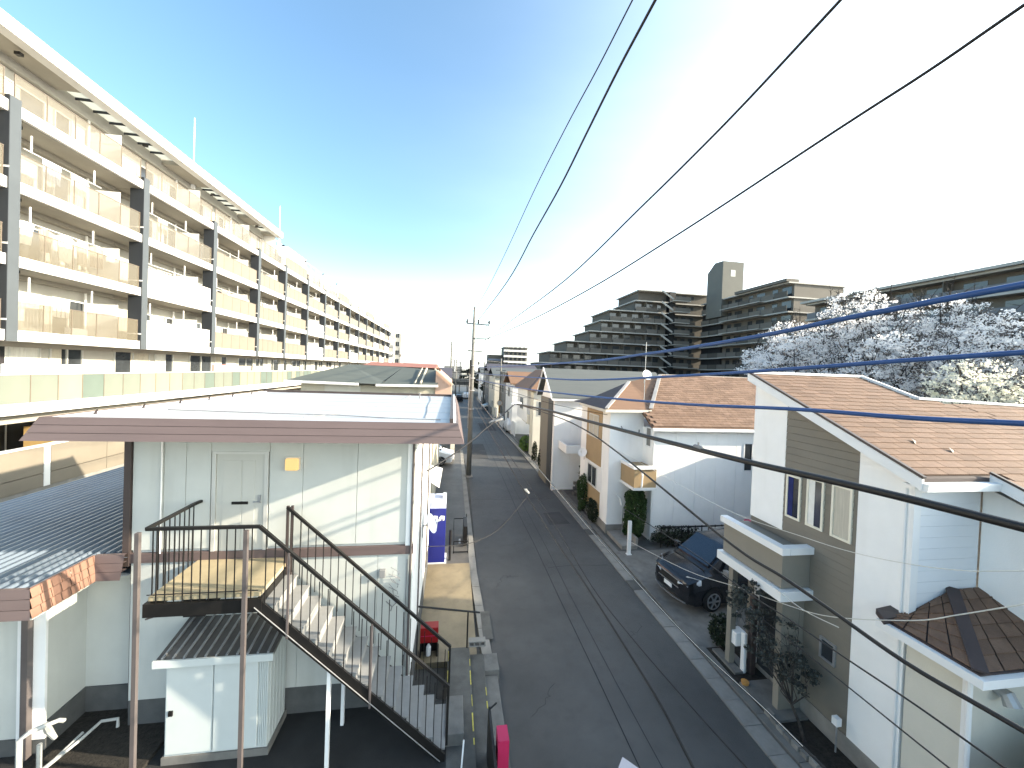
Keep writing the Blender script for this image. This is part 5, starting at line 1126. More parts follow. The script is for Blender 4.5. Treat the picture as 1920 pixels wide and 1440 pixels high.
shrub('hedge_column', 'tall dense green hedge column under the tan balcony', (7.78, 15.1, 1.28), (.46, .40, 1.20), 5200, .085, leaf_m, 5)
shrub('hedge_column', 'green clipped shrub beside the road at the near window of the tan strip house', (6.72, 18.6, 1.0), (.30, .40, .95), 2200, .08, leaf_m, 6)
shrub('garden_shrub', 'low dark shrub at the road edge below the tan strip house', (6.72, 17.2, .55), (.26, .50, .52), 1500, .07, leaf_d, 7)
shrub('garden_shrub', 'dark round cypress beside the road in front of the grey roof house', (6.35, 25.2, 1.15), (.52, .55, 1.15), 2600, .10, leaf_d, 8)
tree('sapling', 'small leafy tree with slim trunk beside the dark cypress', (6.65, 22.9, 0), 1.8, [((6.65, 22.9, 1.3), (.5, .5, .6))], 700, .11, leaf_m, seed=9, trunk_r=.05)
tree('sapling', 'small dark palm-like tree by the stone wall of the grey roof house', (7.9, 22.4, 0), 1.8, [((7.9, 21.5, 1.25), (.45, .4, .5))], 500, .13, leaf_d, seed=10, trunk_r=.05)
shrub('garden_shrub', 'narrow dark shrub against the left corner of the tan strip house', (7.15, 20.0, .95), (.2, .25, .95), 900, .08, leaf_d, 11)
shrub('rose_bush', 'dark leafy rose bush on the soil bed beside the black car', (7.15, 8.95, .42), (.32, .32, .36), 900, .07, leaf_d, 12)
shrub('garden_shrub', 'low ground cover shrub along the base of the white wall at the bottom', (6.98, 4.9, .18), (.25, .7, .16), 1200, .05, leaf_d, 13)
shrub('garden_shrub', 'pointed little shrub at the bottom edge against the white wall', (7.0, 4.2, .55), (.18, .22, .4), 700, .07, leaf_g, 15)
shrub('garden_shrub', 'bright green shrub beside the white gate post down the road', (6.5, 33.0, .7), (.6, .8, .7), 900, .14, leaf_b, 16)
shrub('garden_shrub', 'low bushes in the shaded bed behind the parked black car', (9.2, 14.5, .45), (1.0, .3, .38), 1300, .07, leaf_d, 17)
tree('olive_tree', 'airy grey leaved small tree with slanting trunk before the greige wall', (6.95, 6.35, .05), 2.0, [((6.75, 6.95, 1.6), (.5, .6, .6)), ((6.62, 7.45, 2.1), (.42, .5, .5)), ((6.95, 6.65, 1.2), (.38, .42, .35))], 3000, .055, leaf_g, seed=21, trunk_r=.035)
# ---------------------------------------------------------------- utility poles
def pole(name, label, x, y, h, r0=.17, r1=.09):
    t = thing(name, label, 'utility pole', (x, y, 0)); MB().tube([(x, y, 0), (x, y, h*.5), (x, y, h)], [r0, (r0+r1)/2, r1], 14).build('pole_shaft', pole_m, t, smooth=True); return t
p_ = pole('utility_pole', 'tall grey concrete utility pole standing on the left edge of the road', 1.22, 25, 9.9)
MB().tube([(1.22, 25, 9.9), (1.22, 25, 11.05)], [.08, .05], 8).build('pole_top', pole_m, p_)
MB().tube([(1.22, 25, 0), (1.22, 25, .12)], [.28, .24], 12).build('base_collar', concrete, p_)
MB().bar((.75, 25, 9.95), (2.22, 25, 9.9), .07, .07).build('crossarm', black_m, p_)
for x in (.78, 1.50, 2.2): MB().tube([(x, 25, 9.95), (x, 25, 10.05), (x, 25, 10.12), (x, 25, 10.2)], [.03, .07, .045, .06], 8).build('insulator', rubber, p_)
MB().bar((.86, 25, 8.2), (1.86, 25, 8.15), .06, .06).build('crossarm', black_m, p_); MB().bar((1.2, 24.9, 9.0), (2.2, 24.9, 9.0), .05, .05).build('side_bracket', black_m, p_); MB().bar((1.3, 25, 7.5), (1.8, 25, 8.1), .03, .03).build('brace', black_m, p_)
for z in (7.3, 6.9, 6.1): MB().tube([(1.62, 25, z), (1.62, 25, z+.22)], .05, 7).build('insulator', rubber, p_)
MB().tube([(1.05, 24.87, 3.2), (1.06, 24.87, 7.6)], .04, 6).build('cable_riser', grey_c, p_)
for z in (4.4, 5.6, 6.4, 7.2): MB().tube([(1.22, 25, z), (1.22, 25, z+.06)], .19, 12).build('band', steel, p_)
box(1.02, 24.75, 6.7, 1.12, 24.85, 7.6).build('junction_box', black_m, p_)
q_ = pole('utility_pole', 'farther utility pole with long arms, left of the near pole', -.30, 48, 10.3)
for z, x1, m_ in ((10.0, 1.95, steel), (8.9, 1.2, steel), (8.1, .9, black_m), (6.8, 1.7, black_m), (5.6, 2.9, black_m)):
    MB().bar((-.3, 48, z), (x1, 48, z-.03), .07, .07).build('crossarm', m_, q_)
for x, z0, z1 in ((1.95, 9.2, 10.4), (1.2, 9.0, 10.3), (.9, 5.5, 8.1), (1.7, 3.5, 6.8), (.1, 5.6, 6.8)): MB().bar((x, 48, z0), (x, 48, z1), .05, .05).build('hanger', black_m, q_)
MB().tube([(.15, 48, 6.6), (.15, 48, 8.1)], .13, 8).build('transformer', steel, q_)
for k, (x, y, h, lb) in enumerate(((6.4, 52, 8.6, 'utility pole beside the grey block house on the right of the road'), (5.9, 74, 8.6, 'far utility pole on the right of the road past the cream house'), (.6, 80, 8.8, 'farthest utility pole on the left of the road before the overpass'), (2.0, 118, 9, 'thin pole rising behind the overpass'))):
    t_ = pole('utility_pole', lb, x, y, h, .15, .09); MB().bar((x-.9, y, h-.5), (x+.9, y, h-.5), .08, .08).build('crossarm', black_m, t_); MB().bar((x-.7, y, h-1.6), (x+.7, y, h-1.6), .07, .07).build('crossarm', black_m, t_)
# ---------------------------------------------------------------- cables
def smooth_pts(pts, sub=5):
    P_ = [Vector(p) for p in pts]; out = []
    for i in range(len(P_)-1):
        a = P_[max(0, i-1)]; b = P_[i]; c = P_[i+1]; d = P_[min(len(P_)-1, i+2)]
        for k in range(sub):
            t = k/sub; out.append(0.5*((2*b)+(c-a)*t+(2*a-5*b+4*c-d)*t*t+(3*b-a-3*c+d)*t*t*t))
    out.append(P_[-1]); return out
def cable(label, pts, r, m_, name='overhead_cable', ext=2.0):
    P_ = [Vector(p) for p in pts]
    if ext: d = (P_[0]-P_[1]).normalized(); P_ = [P_[0]+d*ext]+P_
    return tag(MB().tube(smooth_pts(P_), r, 7).build(name, m_, smooth=True), label, 'cable')
C_ = {
'top1': [(1.82, 4.09, 11.15), (1.78, 5.04, 11.11), (1.73, 6.36, 11.12), (1.64, 8.53, 11.02), (1.46, 12.8, 10.63), (1.24, 18.04, 10.39), (0.93, 25.47, 10.19)],
'top2': [(2.31, 4.52, 11.64), (2.27, 5.5, 11.53), (2.22, 6.72, 11.31), (2.16, 8.2, 11.04), (2.06, 10.52, 10.79), (1.89, 14.55, 10.34), (1.52, 23.3, 9.99)],
'top3': [(4.39, 4.02, 11.54), (4.25, 5.31, 11.21), (4.13, 6.43, 10.98), (3.96, 8.06, 10.7), (3.52, 12.22, 10.03), (2.8, 18.94, 9.52), (2.26, 23.95, 10.04)],
'top4': [(5.45, 3.07, 10.8), (5.32, 3.76, 10.65), (5.14, 4.73, 10.5), (4.61, 7.62, 10.02), (3.93, 11.29, 9.52), (3.0, 16.34, 9.04), (1.58, 24.01, 8.75)],
'blue1': [(4.38, 2.38, 7.82), (4.3, 2.94, 7.77), (4.19, 3.75, 7.69), (4.07, 4.68, 7.59), (3.75, 7.03, 7.43), (3.22, 10.87, 7.28), (1.42, 24.14, 7.09)],
'blue2': [(4.98, 2.68, 7.33), (4.85, 3.48, 7.27), (4.67, 4.59, 7.18), (4.35, 6.47, 7.04), (3.71, 10.36, 6.82), (3.04, 14.44, 6.77), (1.43, 24.2, 6.75)],
'blue3': [(5.0, 2.67, 6.7), (4.87, 3.46, 6.65), (4.66, 4.72, 6.61), (4.23, 7.31, 6.46), (3.37, 12.48, 6.32), (2.62, 17.01, 6.29), (1.44, 24.14, 6.35)],
'bundle': [(3.55, 1.87, 6.14), (3.53, 2.22, 6.13), (3.51, 2.7, 6.11), (3.49, 3.37, 6.07), (3.46, 4.05, 6.03), (3.38, 5.79, 5.96), (3.25, 8.94, 5.85), (3.11, 12.08, 5.75), (2.88, 17.5, 5.48)],
'low1': [(3.9, 2.0, 4.69), (3.86, 2.65, 4.66), (3.82, 3.26, 4.72), (3.78, 3.81, 4.77), (3.73, 4.53, 4.8), (3.61, 6.3, 5.11), (3.51, 7.92, 5.37), (3.4, 9.47, 5.55), (3.24, 11.88, 5.61), (2.87, 17.45, 5.49)],
'low2': [(5.05, 2.64, 5.4), (5.1, 3.06, 5.18), (5.15, 3.56, 4.99), (5.23, 4.23, 4.8), (5.32, 5.04, 4.65), (5.54, 6.99, 4.36), (5.92, 10.36, 4.23), (6.93, 19.27, 3.93)],
'white1': [(6.69, 3.49, 4.49), (6.7, 4.05, 4.01), (6.71, 4.57, 3.59), (6.74, 5.75, 2.88), (6.75, 6.62, 2.54), (6.78, 8.0, 2.12), (6.82, 10.11, 1.44), (6.9, 14.0, 0.58)],
'long': [(4.45, 3.81, 2.49), (4.33, 4.58, 2.54), (4.15, 5.84, 2.54), (3.93, 7.3, 2.7), (3.59, 9.58, 3.03), (2.99, 13.63, 3.68), (2.34, 18.0, 4.21), (1.47, 23.88, 5.27)],
'road1': [(3.26, 4.48, 1.93), (3.19, 5.16, 2.16), (3.11, 6.04, 2.29), (2.95, 7.72, 2.49), (2.76, 9.66, 2.66), (2.5, 12.45, 2.96), (2.19, 15.68, 3.47), (1.39, 24.02, 4.76)],
'road2': [(3.95, 4.38, 1.95), (3.83, 5.32, 1.9), (3.61, 7.04, 1.88), (3.41, 8.58, 1.98), (3.16, 10.52, 2.42), (2.78, 13.46, 3.01), (2.28, 17.37, 3.7), (1.44, 23.89, 5.03)],
'low3': [(4.91, 2.63, 3.67), (5.03, 3.39, 3.57), (5.17, 4.28, 3.42), (5.32, 5.19, 3.28), (5.5, 6.29, 3.07), (5.88, 8.64, 2.75), (6.72, 13.87, 1.83)],
'low4': [(4.72, 2.87, 3.43), (4.94, 3.41, 3.26), (5.27, 4.22, 3.01), (5.88, 5.73, 2.54), (6.73, 7.84, 1.86)],
'svc': [(2.76, 16.76, 5.55), (1.73, 15.02, 5.01), (1.2, 14.14, 4.78), (0.72, 13.32, 4.53), (-0.05, 12.01, 4.24), (-0.64, 11.01, 4.08)],
'svc2': [(2.79, 13.67, 2.4), (1.8, 12.9, 1.67), (1.04, 12.31, 1.51), (0.35, 11.77, 1.61), (-0.57, 11.06, 1.92)],
}
cable('upper black power line, leftmost and thinnest of the four crossing the sky', C_['top1'][:-1]+[(.78, 25, 10.2)], .009, black_c, 'power_line')
cable('second black power line from the left crossing the sky to the near pole', C_['top2'][:-1]+[(1.50, 25, 10.2)], .019, black_c, 'power_line')
cable('third black power line from the left, leaving the top edge right of centre', C_['top3'][:6]+[(2.15, 25, 9.05)], .019, black_c, 'power_line')
cable('fourth black power line, running from the upper right corner', C_['top4'][:5]+[(2.9, 16.8, 9.05), (1.42, 25, 8.70)], .019, black_c, 'power_line')
cable('uppermost thick blue sleeved cable sweeping across the cherry blossom', C_['blue1'], [.026]+[.026]*46, blue_c) if False else None
def taper_cable(label, pts, r0, r1, m_, name='overhead_cable'):
    P_ = [Vector(p) for p in pts]; d = (P_[0]-P_[1]).normalized(); P_ = smooth_pts([P_[0]+d*1.5]+P_); n = len(P_)
    return tag(MB().tube(P_, [r0+(r1-r0)*min(1, (i/n)*1.3) for i in range(n)], 8).build(name, m_, smooth=True), label, 'cable')
taper_cable('uppermost blue sleeved cable, sweeping in front of the cherry blossom', C_['blue1'], .031, .026, blue_c)
taper_cable('middle blue sleeved cable, just above the shingle roof ridge', C_['blue2'], .027, .024, blue_c)
taper_cable('lowest blue sleeved cable, crossing the shingle roof and white gable', C_['blue3'], .028, .024, blue_c)
taper_cable('thickest black cable bundle, running down from the right edge to the orange hip house', C_['bundle'], .030, .036, black_c)
taper_cable('black cable low at the right, passing the balcony of the shingle house', C_['low1'], .020, .017, black_c)
cable('thin grey wire dipping across the white and greige walls of the shingle house', C_['low2'], .0045, white_c)
cable('white wire sagging over the black car and the greige wall', C_['white1'], .0075, white_c)
cable('short white wire leaving the corner of the greige balcony', [(6.7, 6.9, 2.72), (6.75, 6.3, 2.65), (6.82, 5.7, 2.72)], .008, white_c, ext=0)
cable('black and white cable hanging low above the right road edge', C_['long'], .017, black_c)
tag(MB().tube([Vector(p)+Vector((-.012, 0, .012)) for p in smooth_pts(C_['long'])[2:]], .004, 5).build('overhead_cable', white_c), 'thin white wire lashed to the black cable above the right road edge', 'cable')
cable('left one of two slack cables hanging above the middle of the road', C_['road1'], .020, black_c)
cable('right one of two slack cables hanging above the middle of the road', C_['road2'], .011, black_c)
cable('thin black wire at the lower right passing the small square window', C_['low3'], .011, black_c)
cable('lowest thin black wire at the lower right across greige siding', C_['low4'], .009, black_c)
cable('black service wire drooping from the bundle clamp to the stair house', C_['svc'], .022, black_c, 'service_wire', ext=0)
cable('grey service wire dropping from the road cable joint to the stair house', C_['svc2'], .009, black_c, 'service_wire', ext=0)
def clamp(label, c, r, l, d, m_):
    c = Vector(c); d = Vector(d).normalized(); t = thing('cable_joint', label, 'cable joint', tuple(c)); MB().tube([c-d*l, c-d*l*.7, c+d*l*.7, c+d*l], [r*.5, r, r, r*.5], 8).build('sleeve', m_, t); MB().tube([c, c+Vector((0, 0, r*2.2))], .012, 5).build('tie', m_, t)
clamp('pale cable clamp where the black bundle meets the drooping service wire', (2.85, 17.1, 5.52), .07, .25, (1, .2, .1), white_p)
clamp('grey joint sleeve on the drooping service wire above the road', (1.73, 15.02, 5.01), .06, .28, (1, .2, .25), grey_c)
clamp('pale joint on the slack cable above the middle of the road', (2.58, 12.6, 2.98), .035, .16, (-.3, 1, .15), white_c)
clamp('small grey tie block on the thick black bundle right of centre', (3.42, 4.9, 6.03), .03, .10, (0, 1, 0), grey_c)
cable('thin black wire from the tan strip house towards the near pole', [(6.83, 16.2, 5.2), (4.5, 19.5, 5.5), (1.35, 25, 6.4)], .012, black_c, ext=0)
cable('thin grey wire from the grey roof house towards the near pole', [(6.0, 22.2, 5.3), (3.6, 23.4, 5.5), (1.35, 25, 6.2)], .012, grey_c, ext=0)
for k, (x0, z0, x1, z1, lb) in enumerate(((.78, 10.2, -.1, 10.0, 'left'), (2.2, 10.2, 1.9, 10.0, 'right'))):
    cable('%s power line linking the near and farther poles' % lb, [(x0, 25, z0), ((x0+x1)/2, 36, z0-.5), (x1, 48, z1)], .012, grey_c, 'power_line', ext=0)
cable('power line leaving the farther pole towards the overpass', [(-.3, 48, 8.1), (.2, 64, 7.4), (.6, 80, 8.2)], .02, grey_c, 'power_line', ext=0)
# ---------------------------------------------------------------- cars
def car(name, label, loc, rz, st, glass_m, body_m, roof_m, wheels, wr, W_, details):
    t = bpy.data.objects.new(name, None); COL.objects.link(t); t.location = loc; t.rotation_euler.z = rz; tag(t, label, 'car')
    def B(q, nm, m_, par=None, **k): 
        me = q.mesh(nm, m_, (0, 0, 0), k.get('smooth', False)); 
        if k.get('fix'):
            import bmesh
            bm = bmesh.new(); bm.from_mesh(me); bmesh.ops.recalc_face_normals(bm, faces=bm.faces); bm.to_mesh(me); bm.free()
        o = bpy.data.objects.new(nm, me); COL.objects.link(o); o.parent = par or t; return o
    # st: list of (x, half width low, z bottom, z shoulder, z roof, half width roof)
    def ring(s):
        x, w, zb, zs, zr, wr_ = s
        return [(x, -w*.93, zb), (x, -w, zb+.18), (x, -w*1.0, (zb+zs)/2+.05), (x, -w*.96, zs), (x, -wr_, zr-.05), (x, -wr_*.82, zr), (x, 0, zr+.02), (x, wr_*.82, zr), (x, wr_, zr-.05), (x, w*.96, zs), (x, w, (zb+zs)/2+.05), (x, w, zb+.18), (x, w*.93, zb)]
    q = MB(); rs = [ring(s) for s in st]
    for i in range(len(rs)-1):
        for k in range(12): 
            q.cur = 1 if k in (4, 5, 6, 7) and st[i][4]-st[i][3] > .3 and st[i+1][4]-st[i+1][3] > .3 else 0
            q.face([rs[i][k], rs[i][k+1], rs[i+1][k+1], rs[i+1][k]])
        q.cur = 0; q.face([rs[i][0], rs[i+1][0], rs[i+1][12], rs[i][12]])
    q.face(rs[0]); q.face(list(reversed(rs[-1])))
    o = B(q, 'body', [body_m, roof_m], fix=True); md = o.modifiers.new('bevel', 'BEVEL'); md.width = .02; md.segments = 2; md.limit_method = 'ANGLE'; md.angle_limit = R(35)
    import bmesh
    bm = bmesh.new(); bm.from_mesh(o.data); bmesh.ops.remove_doubles(bm, verts=bm.verts, dist=.001); bm.to_mesh(o.data); bm.free(); o.data.polygons.foreach_set('use_smooth', [True]*len(o.data.polygons))
    md2 = o.modifiers.new('wn', 'WEIGHTED_NORMAL')
    for (x, sgn) in [(x, s) for x in wheels for s in (-1, 1)]:
        y = sgn*(W_-.10); q = MB().tube([(x, y-.11, wr), (x, y-.09, wr), (x, y+.09, wr), (x, y+.11, wr)], [wr*.9, wr, wr, wr*.9], 20); w_ = B(q, 'wheel', rubber)
        yo = y+sgn*.115; q = MB().tube([(x, yo-.01, wr), (x, yo+.01, wr)], wr*.22, 10)
        for k in range(6): a = 2*math.pi*k/6; q.bar((x, yo, wr), (x+math.cos(a)*wr*.66, yo, wr+math.sin(a)*wr*.66), .035, .06, up=(0, 1, 0))
        for k in range(16): a = 2*math.pi*k/16; b = 2*math.pi*(k+1)/16; q.bar((x+math.cos(a)*wr*.68, yo, wr+math.sin(a)*wr*.68), (x+math.cos(b)*wr*.68, yo, wr+math.sin(b)*wr*.68), .03, .03, up=(0, 1, 0))
        B(q, 'rim', alloy, w_)
        q = MB()      # dark arch
        for k in range(10):
            a = math.pi*k/10; b = math.pi*(k+1)/10; f_ = lambda a, r: (x+math.cos(a)*r, sgn*(W_+.008), wr+math.sin(a)*r)
            q.face([f_(a, wr*1.02), f_(b, wr*1.02), f_(b, wr*1.22), f_(a, wr*1.22)])
        B(q, 'wheel_arch', rubber)
    for nm, pts, m_ in details:
        q = MB(); 
        for p, d in pts: q.prism(p, d)
        B(q, nm, m_, fix=True)
    return t
vst = [(2.28, .60, .32, .72, .80, .50), (2.20, .76, .24, .84, .90, .62), (2.0, .85, .20, .96, 1.03, .70), (1.62, .88, .20, 1.05, 1.13, .72), (1.46, .88, .20, 1.07, 1.18, .70), (.68, .88, .20, 1.10, 1.74, .64), (-.6, .88, .20, 1.10, 1.80, .66), (-1.7, .88, .20, 1.10, 1.78, .65), (-2.1, .86, .24, 1.08, 1.70, .62), (-2.28, .80, .34, 1.0, 1.15, .68)]
mir = []
for s in (-1, 1): mir.append(('door_mirror', [([(1.02, s*.95, 1.10), (1.19, s*.95, 1.10), (1.19, s*.95, 1.28), (1.04, s*.95, 1.26)], (0, s*.18, 0)), ([(1.06, s*.80, 1.09), (1.12, s*.80, 1.09), (1.12, s*.80, 1.13), (1.06, s*.80, 1.13)], (0, s*.16, 0))], alloy if s > 0 else car_blk))
det = mir+[('windscreen', [([(1.42, -.64, 1.215), (1.42, .64, 1.215), (.73, .55, 1.715), (.73, -.55, 1.715)], (.03, 0, .045))], win_blue),
  ('headlight', [([(2.12, .40, .78), (2.29, .38, .70), (2.20, .70, .70), (1.86, .87, .84), (1.86, .86, .93), (2.10, .55, .93)], (0.02, .015, .07))], lamp_gl), ('headlight', [([(2.12, -.40, .78), (2.29, -.38, .70), (2.20, -.70, .70), (1.86, -.87, .84), (1.86, -.86, .93), (2.10, -.55, .93)], (0.02, -.015, .07))], lamp_gl),
  ('grille', [([(2.295, -.44, .62), (2.295, .44, .62), (2.26, .40, .80), (2.26, -.40, .80)], (.015, 0, 0))], rubber), ('chrome_bar', [([(2.315, -.45, .60), (2.315, .45, .60), (2.315, .45, .625), (2.315, -.45, .625)], (.012, 0, 0)), ([(2.285, -.45, .80), (2.285, .45, .80), (2.285, .45, .82), (2.285, -.45, .82)], (.02, 0, 0))], alloy),
  ('number_plate', [([(2.315, -.17, .46), (2.315, .17, .46), (2.315, .17, .58), (2.315, -.17, .58)], (.014, 0, 0))], white_p), ('bumper_lip', [([(2.24, -.68, .25), (2.34, -.30, .25), (2.34, .30, .25), (2.24, .68, .25), (2.24, .68, .28), (2.34, .30, .28), (2.34, -.30, .28), (2.24, -.68, .28)], (.02, 0, 0))], alloy)]
for s in (-1, 1):
    det += [('side_window', [([(1.10, s*.83, 1.15), (-.28, s*.84, 1.15), (-.28, s*.70, 1.66), (.62, s*.70, 1.66)], (0, s*.045, .01))], win_dark), ('side_window', [([(-.36, s*.84, 1.15), (-1.30, s*.84, 1.15), (-1.30, s*.70, 1.67), (-.36, s*.70, 1.67)], (0, s*.045, .01))], win_dark), ('side_window', [([(-1.38, s*.84, 1.15), (-1.98, s*.83, 1.15), (-1.85, s*.70, 1.65), (-1.38, s*.70, 1.67)], (0, s*.045, .01))], win_dark),
            ('roof_rail', [([(.2, s*.60, 1.76), (-1.8, s*.60, 1.80), (-1.8, s*.60, 1.835), (.2, s*.60, 1.80)], (0, s*.03, 0))], alloy), ('door_handle', [([(-.15, s*.882, .98), (-.32, s*.882, .98), (-.32, s*.882, 1.01), (-.15, s*.882, 1.01)], (0, s*.03, 0))], alloy)]
det.append(('bonnet_seam', [([(1.60, -.66, 1.142), (1.60, .66, 1.142), (1.57, .66, 1.145), (1.57, -.66, 1.145)], (0, 0, .02))], rubber))
car('parked_minivan', 'shiny black minivan parked in the driveway under the greige balcony', (9.12, 11.28, .07), math.pi+R(8), vst, win_blue, car_blk, car_roofm, (1.42, -1.35), .33, .88, det)
wst = [(1.98, .55, .32, .66, .72, .48), (1.90, .72, .24, .78, .84, .58), (1.2, .82, .20, .96, 1.02, .66), (1.0, .82, .20, .98, 1.10, .66), (.2, .82, .20, 1.0, 1.46, .56), (-.9, .82, .20, 1.0, 1.48, .57), (-1.6, .82, .22, 1.0, 1.38, .56), (-1.92, .76, .32, .92, 1.0, .62)]
wd = [('windscreen', [([(.98, -.58, 1.13), (.98, .58, 1.13), (.25, .50, 1.46), (.25, -.50, 1.46)], (.03, 0, .04))], win_dark), ('bonnet_intake', [([(1.15, -.55, 1.045), (1.15, .55, 1.045), (1.05, .55, 1.07), (1.05, -.55, 1.07)], (0, 0, .02))], rubber)]
for s in (-1, 1): wd += [('side_window', [([(.75, s*.78, 1.05), (-.15, s*.78, 1.05), (-.15, s*.64, 1.38), (.25, s*.64, 1.38)], (0, s*.04, .01))], win_dark), ('side_window', [([(-.22, s*.78, 1.05), (-1.1, s*.78, 1.05), (-.95, s*.64, 1.38), (-.22, s*.64, 1.38)], (0, s*.04, .01))], win_dark), ('headlight', [([(1.75, s*.55, .72), (1.92, s*.45, .70), (1.80, s*.72, .76)], (0, 0, .10))], lamp_gl)]
car('parked_hatchback', 'white hatchback parked behind the stair house with nose to the road', (-1.75, 28.6, .06), R(-8), wst, win_dark, car_wht, car_wht, (1.22, -1.2), .30, .82, wd)
for x, y, rz, lb, m_ in ((6.9, 44, 1.57, 'far white car parked beside the orange hip house', car_wht), (3.2, 92, 1.57, 'tiny far car on the road before the overpass', car_wht)):
    car('parked_car', lb, (x, y, .05), rz, wst, win_dark, m_, m_, (1.22, -1.2), .30, .82, wd[:2])
# ---------------------------------------------------------------- garden and street small things
mbx = thing('letterbox', 'white letterbox and intercom on a slim stand at the entrance of the shingle house', 'letterbox', (7.05, 8.2, .05))
box(6.90, 8.15, .60, 7.18, 8.42, .92).build('box_body', white_p, mbx, bevel=.02); box(7.00, 8.0, .05, 7.08, 8.12, 1.0).build('stand', white_p, mbx, bevel=.02); box(7.02, 8.45, .92, 7.16, 8.6, 1.25).build('intercom', steel, mbx)
gpst = thing('gate_pillar', 'dark slim pillar with grey plate beside the entrance post', 'pillar', (7.2, 8.3, 0)); box(7.15, 7.95, .05, 7.27, 8.07, 1.9).build('pillar_shaft', brown_dark, gpst); box(7.10, 7.94, 1.3, 7.148, 8.05, 1.6).build('plate', steel, gpst)
sg = thing('white_marker_post', 'white flat upright post beside the road by the hedge column', 'post', (6.95, 13.9, 0)); box(6.90, 13.88, .05, 7.03, 13.96, 1.35).build('board', white_p, sg); box(6.87, 13.85, .02, 7.06, 13.99, .08).build('foot', white_p, sg)
ln = thing('garden_lamp', 'small white garden lamp on a stake by the greige wall', 'lamp', (7.3, 6.1, .1)); MB().tube([(7.3, 6.05, .1), (7.3, 6.05, .62)], .014, 6).build('stake', steel, ln); box(7.24, 6.0, .62, 7.35, 6.1, .76).build('lamp_head', white_p, ln)
tag(MB().tube([(6.78, 7.68, .10), (6.78, 7.68, .16), (6.78, 7.68, .17)], [.07, .085, .03], 12).build('clay_pot', orange_m), 'small orange clay pot beside the garden path at the kerb', 'pot')
sl = thing('garden_light_pole', 'thin pole with a white curved lamp head in front of the tan strip house', 'lamp post', (7.2, 15.3, 0)); MB().tube([(7.35, 15.4, .1), (7.37, 15.4, 1.3), (7.45, 15.35, 1.5)], .02, 6).build('post', grey_c, sl); MB().tube([(7.3, 15.4, 1.45), (7.22, 15.4, 1.75), (7.05, 15.4, 1.9)], [.04, .055, .03], 7).build('lamp_head', white_p, sl)
st2 = thing('raised_bed', 'pale stone edged ramp in front of the tan strip house', 'planter', (7, 15, 0)); q = MB(); q.box(6.86, 14.3, .05, 7.5, 15.8, .20).box(7.5, 14.4, .05, 7.58, 15.6, .45); q.build('ramp', concrete, st2)
lw2 = thing('garden_fence', 'low dark garden fence behind the parked black car', 'fence', (9, 14.3, 0))
for k in range(16): box(8.5+k*.3, 14.3, .08, 8.53+k*.3, 14.33, .95).build('picket', black_m, lw2)
box(8.5, 14.29, .88, 13.1, 14.34, .93).build('rail', black_m, lw2); box(8.5, 14.29, .3, 13.1, 14.34, .34).build('rail', black_m, lw2)
sw = thing('stone_wall', 'low rubble stone garden wall beside the grey roof house', 'wall', (8, 21, 0))
for r_ in range(5):
    for k in range(10): box(7.0+k*.25+(.12 if r_ % 2 else 0), 20.9, .05+r_*.15, 7.24+k*.25+(.12 if r_ % 2 else 0), 21.15+rnd.uniform(-.02, .02), .193+r_*.15).build('stone', [concrete_d, concrete_m, found][(k+r_) % 3], sw)
rdd = thing('red_topped_box', 'small red topped white object just behind the black car roof', 'box', (10.9, 13.2, .1)); box(11.3, 12.9, 1.35, 12.1, 13.3, 1.6).build('red_part', pink_m, rdd, bevel=.08); box(11.4, 12.88, .1, 12.0, 13.28, 1.34).build('white_part', white_p, rdd)
bag = thing('blue_bag', 'small crumpled blue and white bag in the planting bed at the bottom edge', 'bag', (6.65, 5.0, .1)); q = MB(); rg = random.Random(3)
for _ in range(14): p = Vector((6.62+rg.uniform(-.12, .12), 4.95+rg.uniform(-.12, .12), .12+rg.uniform(0, .08))); q.face([p, p+Vector((rg.uniform(-.1, .1), rg.uniform(-.1, .1), .05)), p+Vector((rg.uniform(-.1, .1), rg.uniform(-.1, .1), .02))])
q.build('crumpled_film', mat('bag_blue', (.1, .25, .6), .5, .5, 20), bag)
pe = thing('planter_edge', 'curved rough stone edging of the planting beds beside the gutter', 'edging', (6.6, 5.5, 0))
for k in range(26):
    y = 2.6+k*.17; box(6.66+.05*math.sin(k*.5), y, .03, 6.78+.05*math.sin(k*.5), y+.15, .13+rnd.uniform(0, .03)).build('stone', [concrete_m, concrete][k % 2], pe)
for k, (x, y, lb) in enumerate(((6.7, 40, 'white panel fence beside the garage of the orange hip house'), (6.5, 55.5, 'white panel fence past the grey block house'))):
    t_ = thing('panel_fence', lb, 'fence', (x, y, 0))
    for j in range(5): box(x-.05, y+j*1.0, .05, x, y+j*1.0+.95, 1.5).build('panel', white_p, t_)
bk_ = thing('bicycle_cover', 'two dark covered shapes by the garage of the orange hip house', 'covers', (6.9, 31.5, 0)) if False else None
for k, (x, y, lb) in enumerate(((6.5, 29.3, 'left dark conifer in front of the cream garage wall'), (6.95, 28.8, 'right dark conifer in front of the cream garage wall'))):
    shrub('garden_shrub', lb, (x, y, .8), (.22, .25, .8), 700, .09, leaf_d, 70+k)

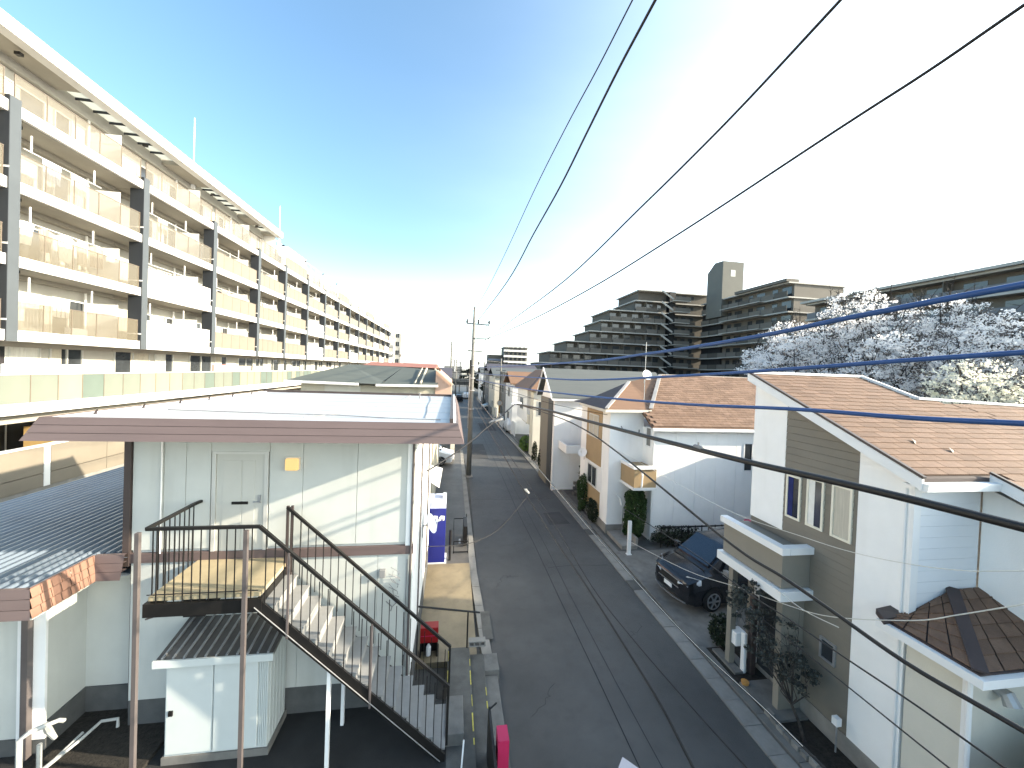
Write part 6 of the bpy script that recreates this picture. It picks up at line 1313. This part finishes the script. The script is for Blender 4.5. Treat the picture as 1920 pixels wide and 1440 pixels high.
# ---------------------------------------------------------------- roadside clutter far down the street
for k, (x, y, h, m_, lb) in enumerate(((6.15, 46.5, 1.3, white_p, 'low white garden wall past the orange hip house'), (6.0, 60, 1.1, grey_block, 'low grey block wall beside the far pale cream house'), (5.95, 76, 1.3, concrete, 'low concrete wall beside the far grey house'), (.1, 40, 1.2, grey_block, 'low grey block wall left of the road beyond the near pole'))):
    t_ = thing('block_wall', lb, 'wall', (x, y, 0))
    for r_ in range(3):
        for j in range(7): box(x, y+j*.62, .02+r_*h/3, x+.14, y+j*.62+.61, .02+(r_+1)*h/3-.012).build('block', m_, t_)
for k, (x, y, lb) in enumerate(((7.0, 66.8, 'far silver car parked nose out beside the cream house'), (1.3, 84, 'far dark car on the left edge of the road'))):
    car('parked_car', lb, (x, y, .05), R(95 if k else 185), wst, win_dark, [alloy, car_blk][k], [alloy, car_blk][k], (1.22, -1.2), .30, .82, wd[:2])
for k, (a, b, sag, lb) in enumerate((((6.4, 52, 8.1), (5.9, 74, 8.1), .5, 'grey wire linking the two right-hand poles'), ((6.4, 52, 8.1), (-.3, 48, 8.9), .2, 'grey wire crossing the road at the farther pole'), ((-.3, 48, 6.8), (6.5, 43, 5.4), .3, 'grey drop wire from the farther pole to the white house'), ((.6, 80, 8.3), (5.9, 74, 8.1), .2, 'grey wire crossing the road far down the street'), ((-.3, 48, 6.8), (-1.2, 50, 5.6), .1, 'short grey drop wire to the far cream house'))):
    a = Vector(a); b = Vector(b); cable(lb, [a, a.lerp(b, .5)-Vector((0, 0, sag)), b], .018, grey_c, 'street_wire', ext=0)
mr_ = thing('traffic_mirror', 'round orange rimmed traffic mirror at the right road edge beyond the houses', 'mirror', (5.9, 48, 0)); MB().tube([(5.9, 48, 0), (5.9, 48, 2.7)], .04, 7).build('post', orange_m, mr_)
MB().tube([(5.9, 47.9, 2.9), (5.9, 47.98, 2.9)], [.34, .30], 16).build('mirror_back', orange_m, mr_); MB().tube([(5.9, 47.88, 2.9), (5.9, 47.895, 2.9)], .30, 16).build('mirror_glass', alloy, mr_)
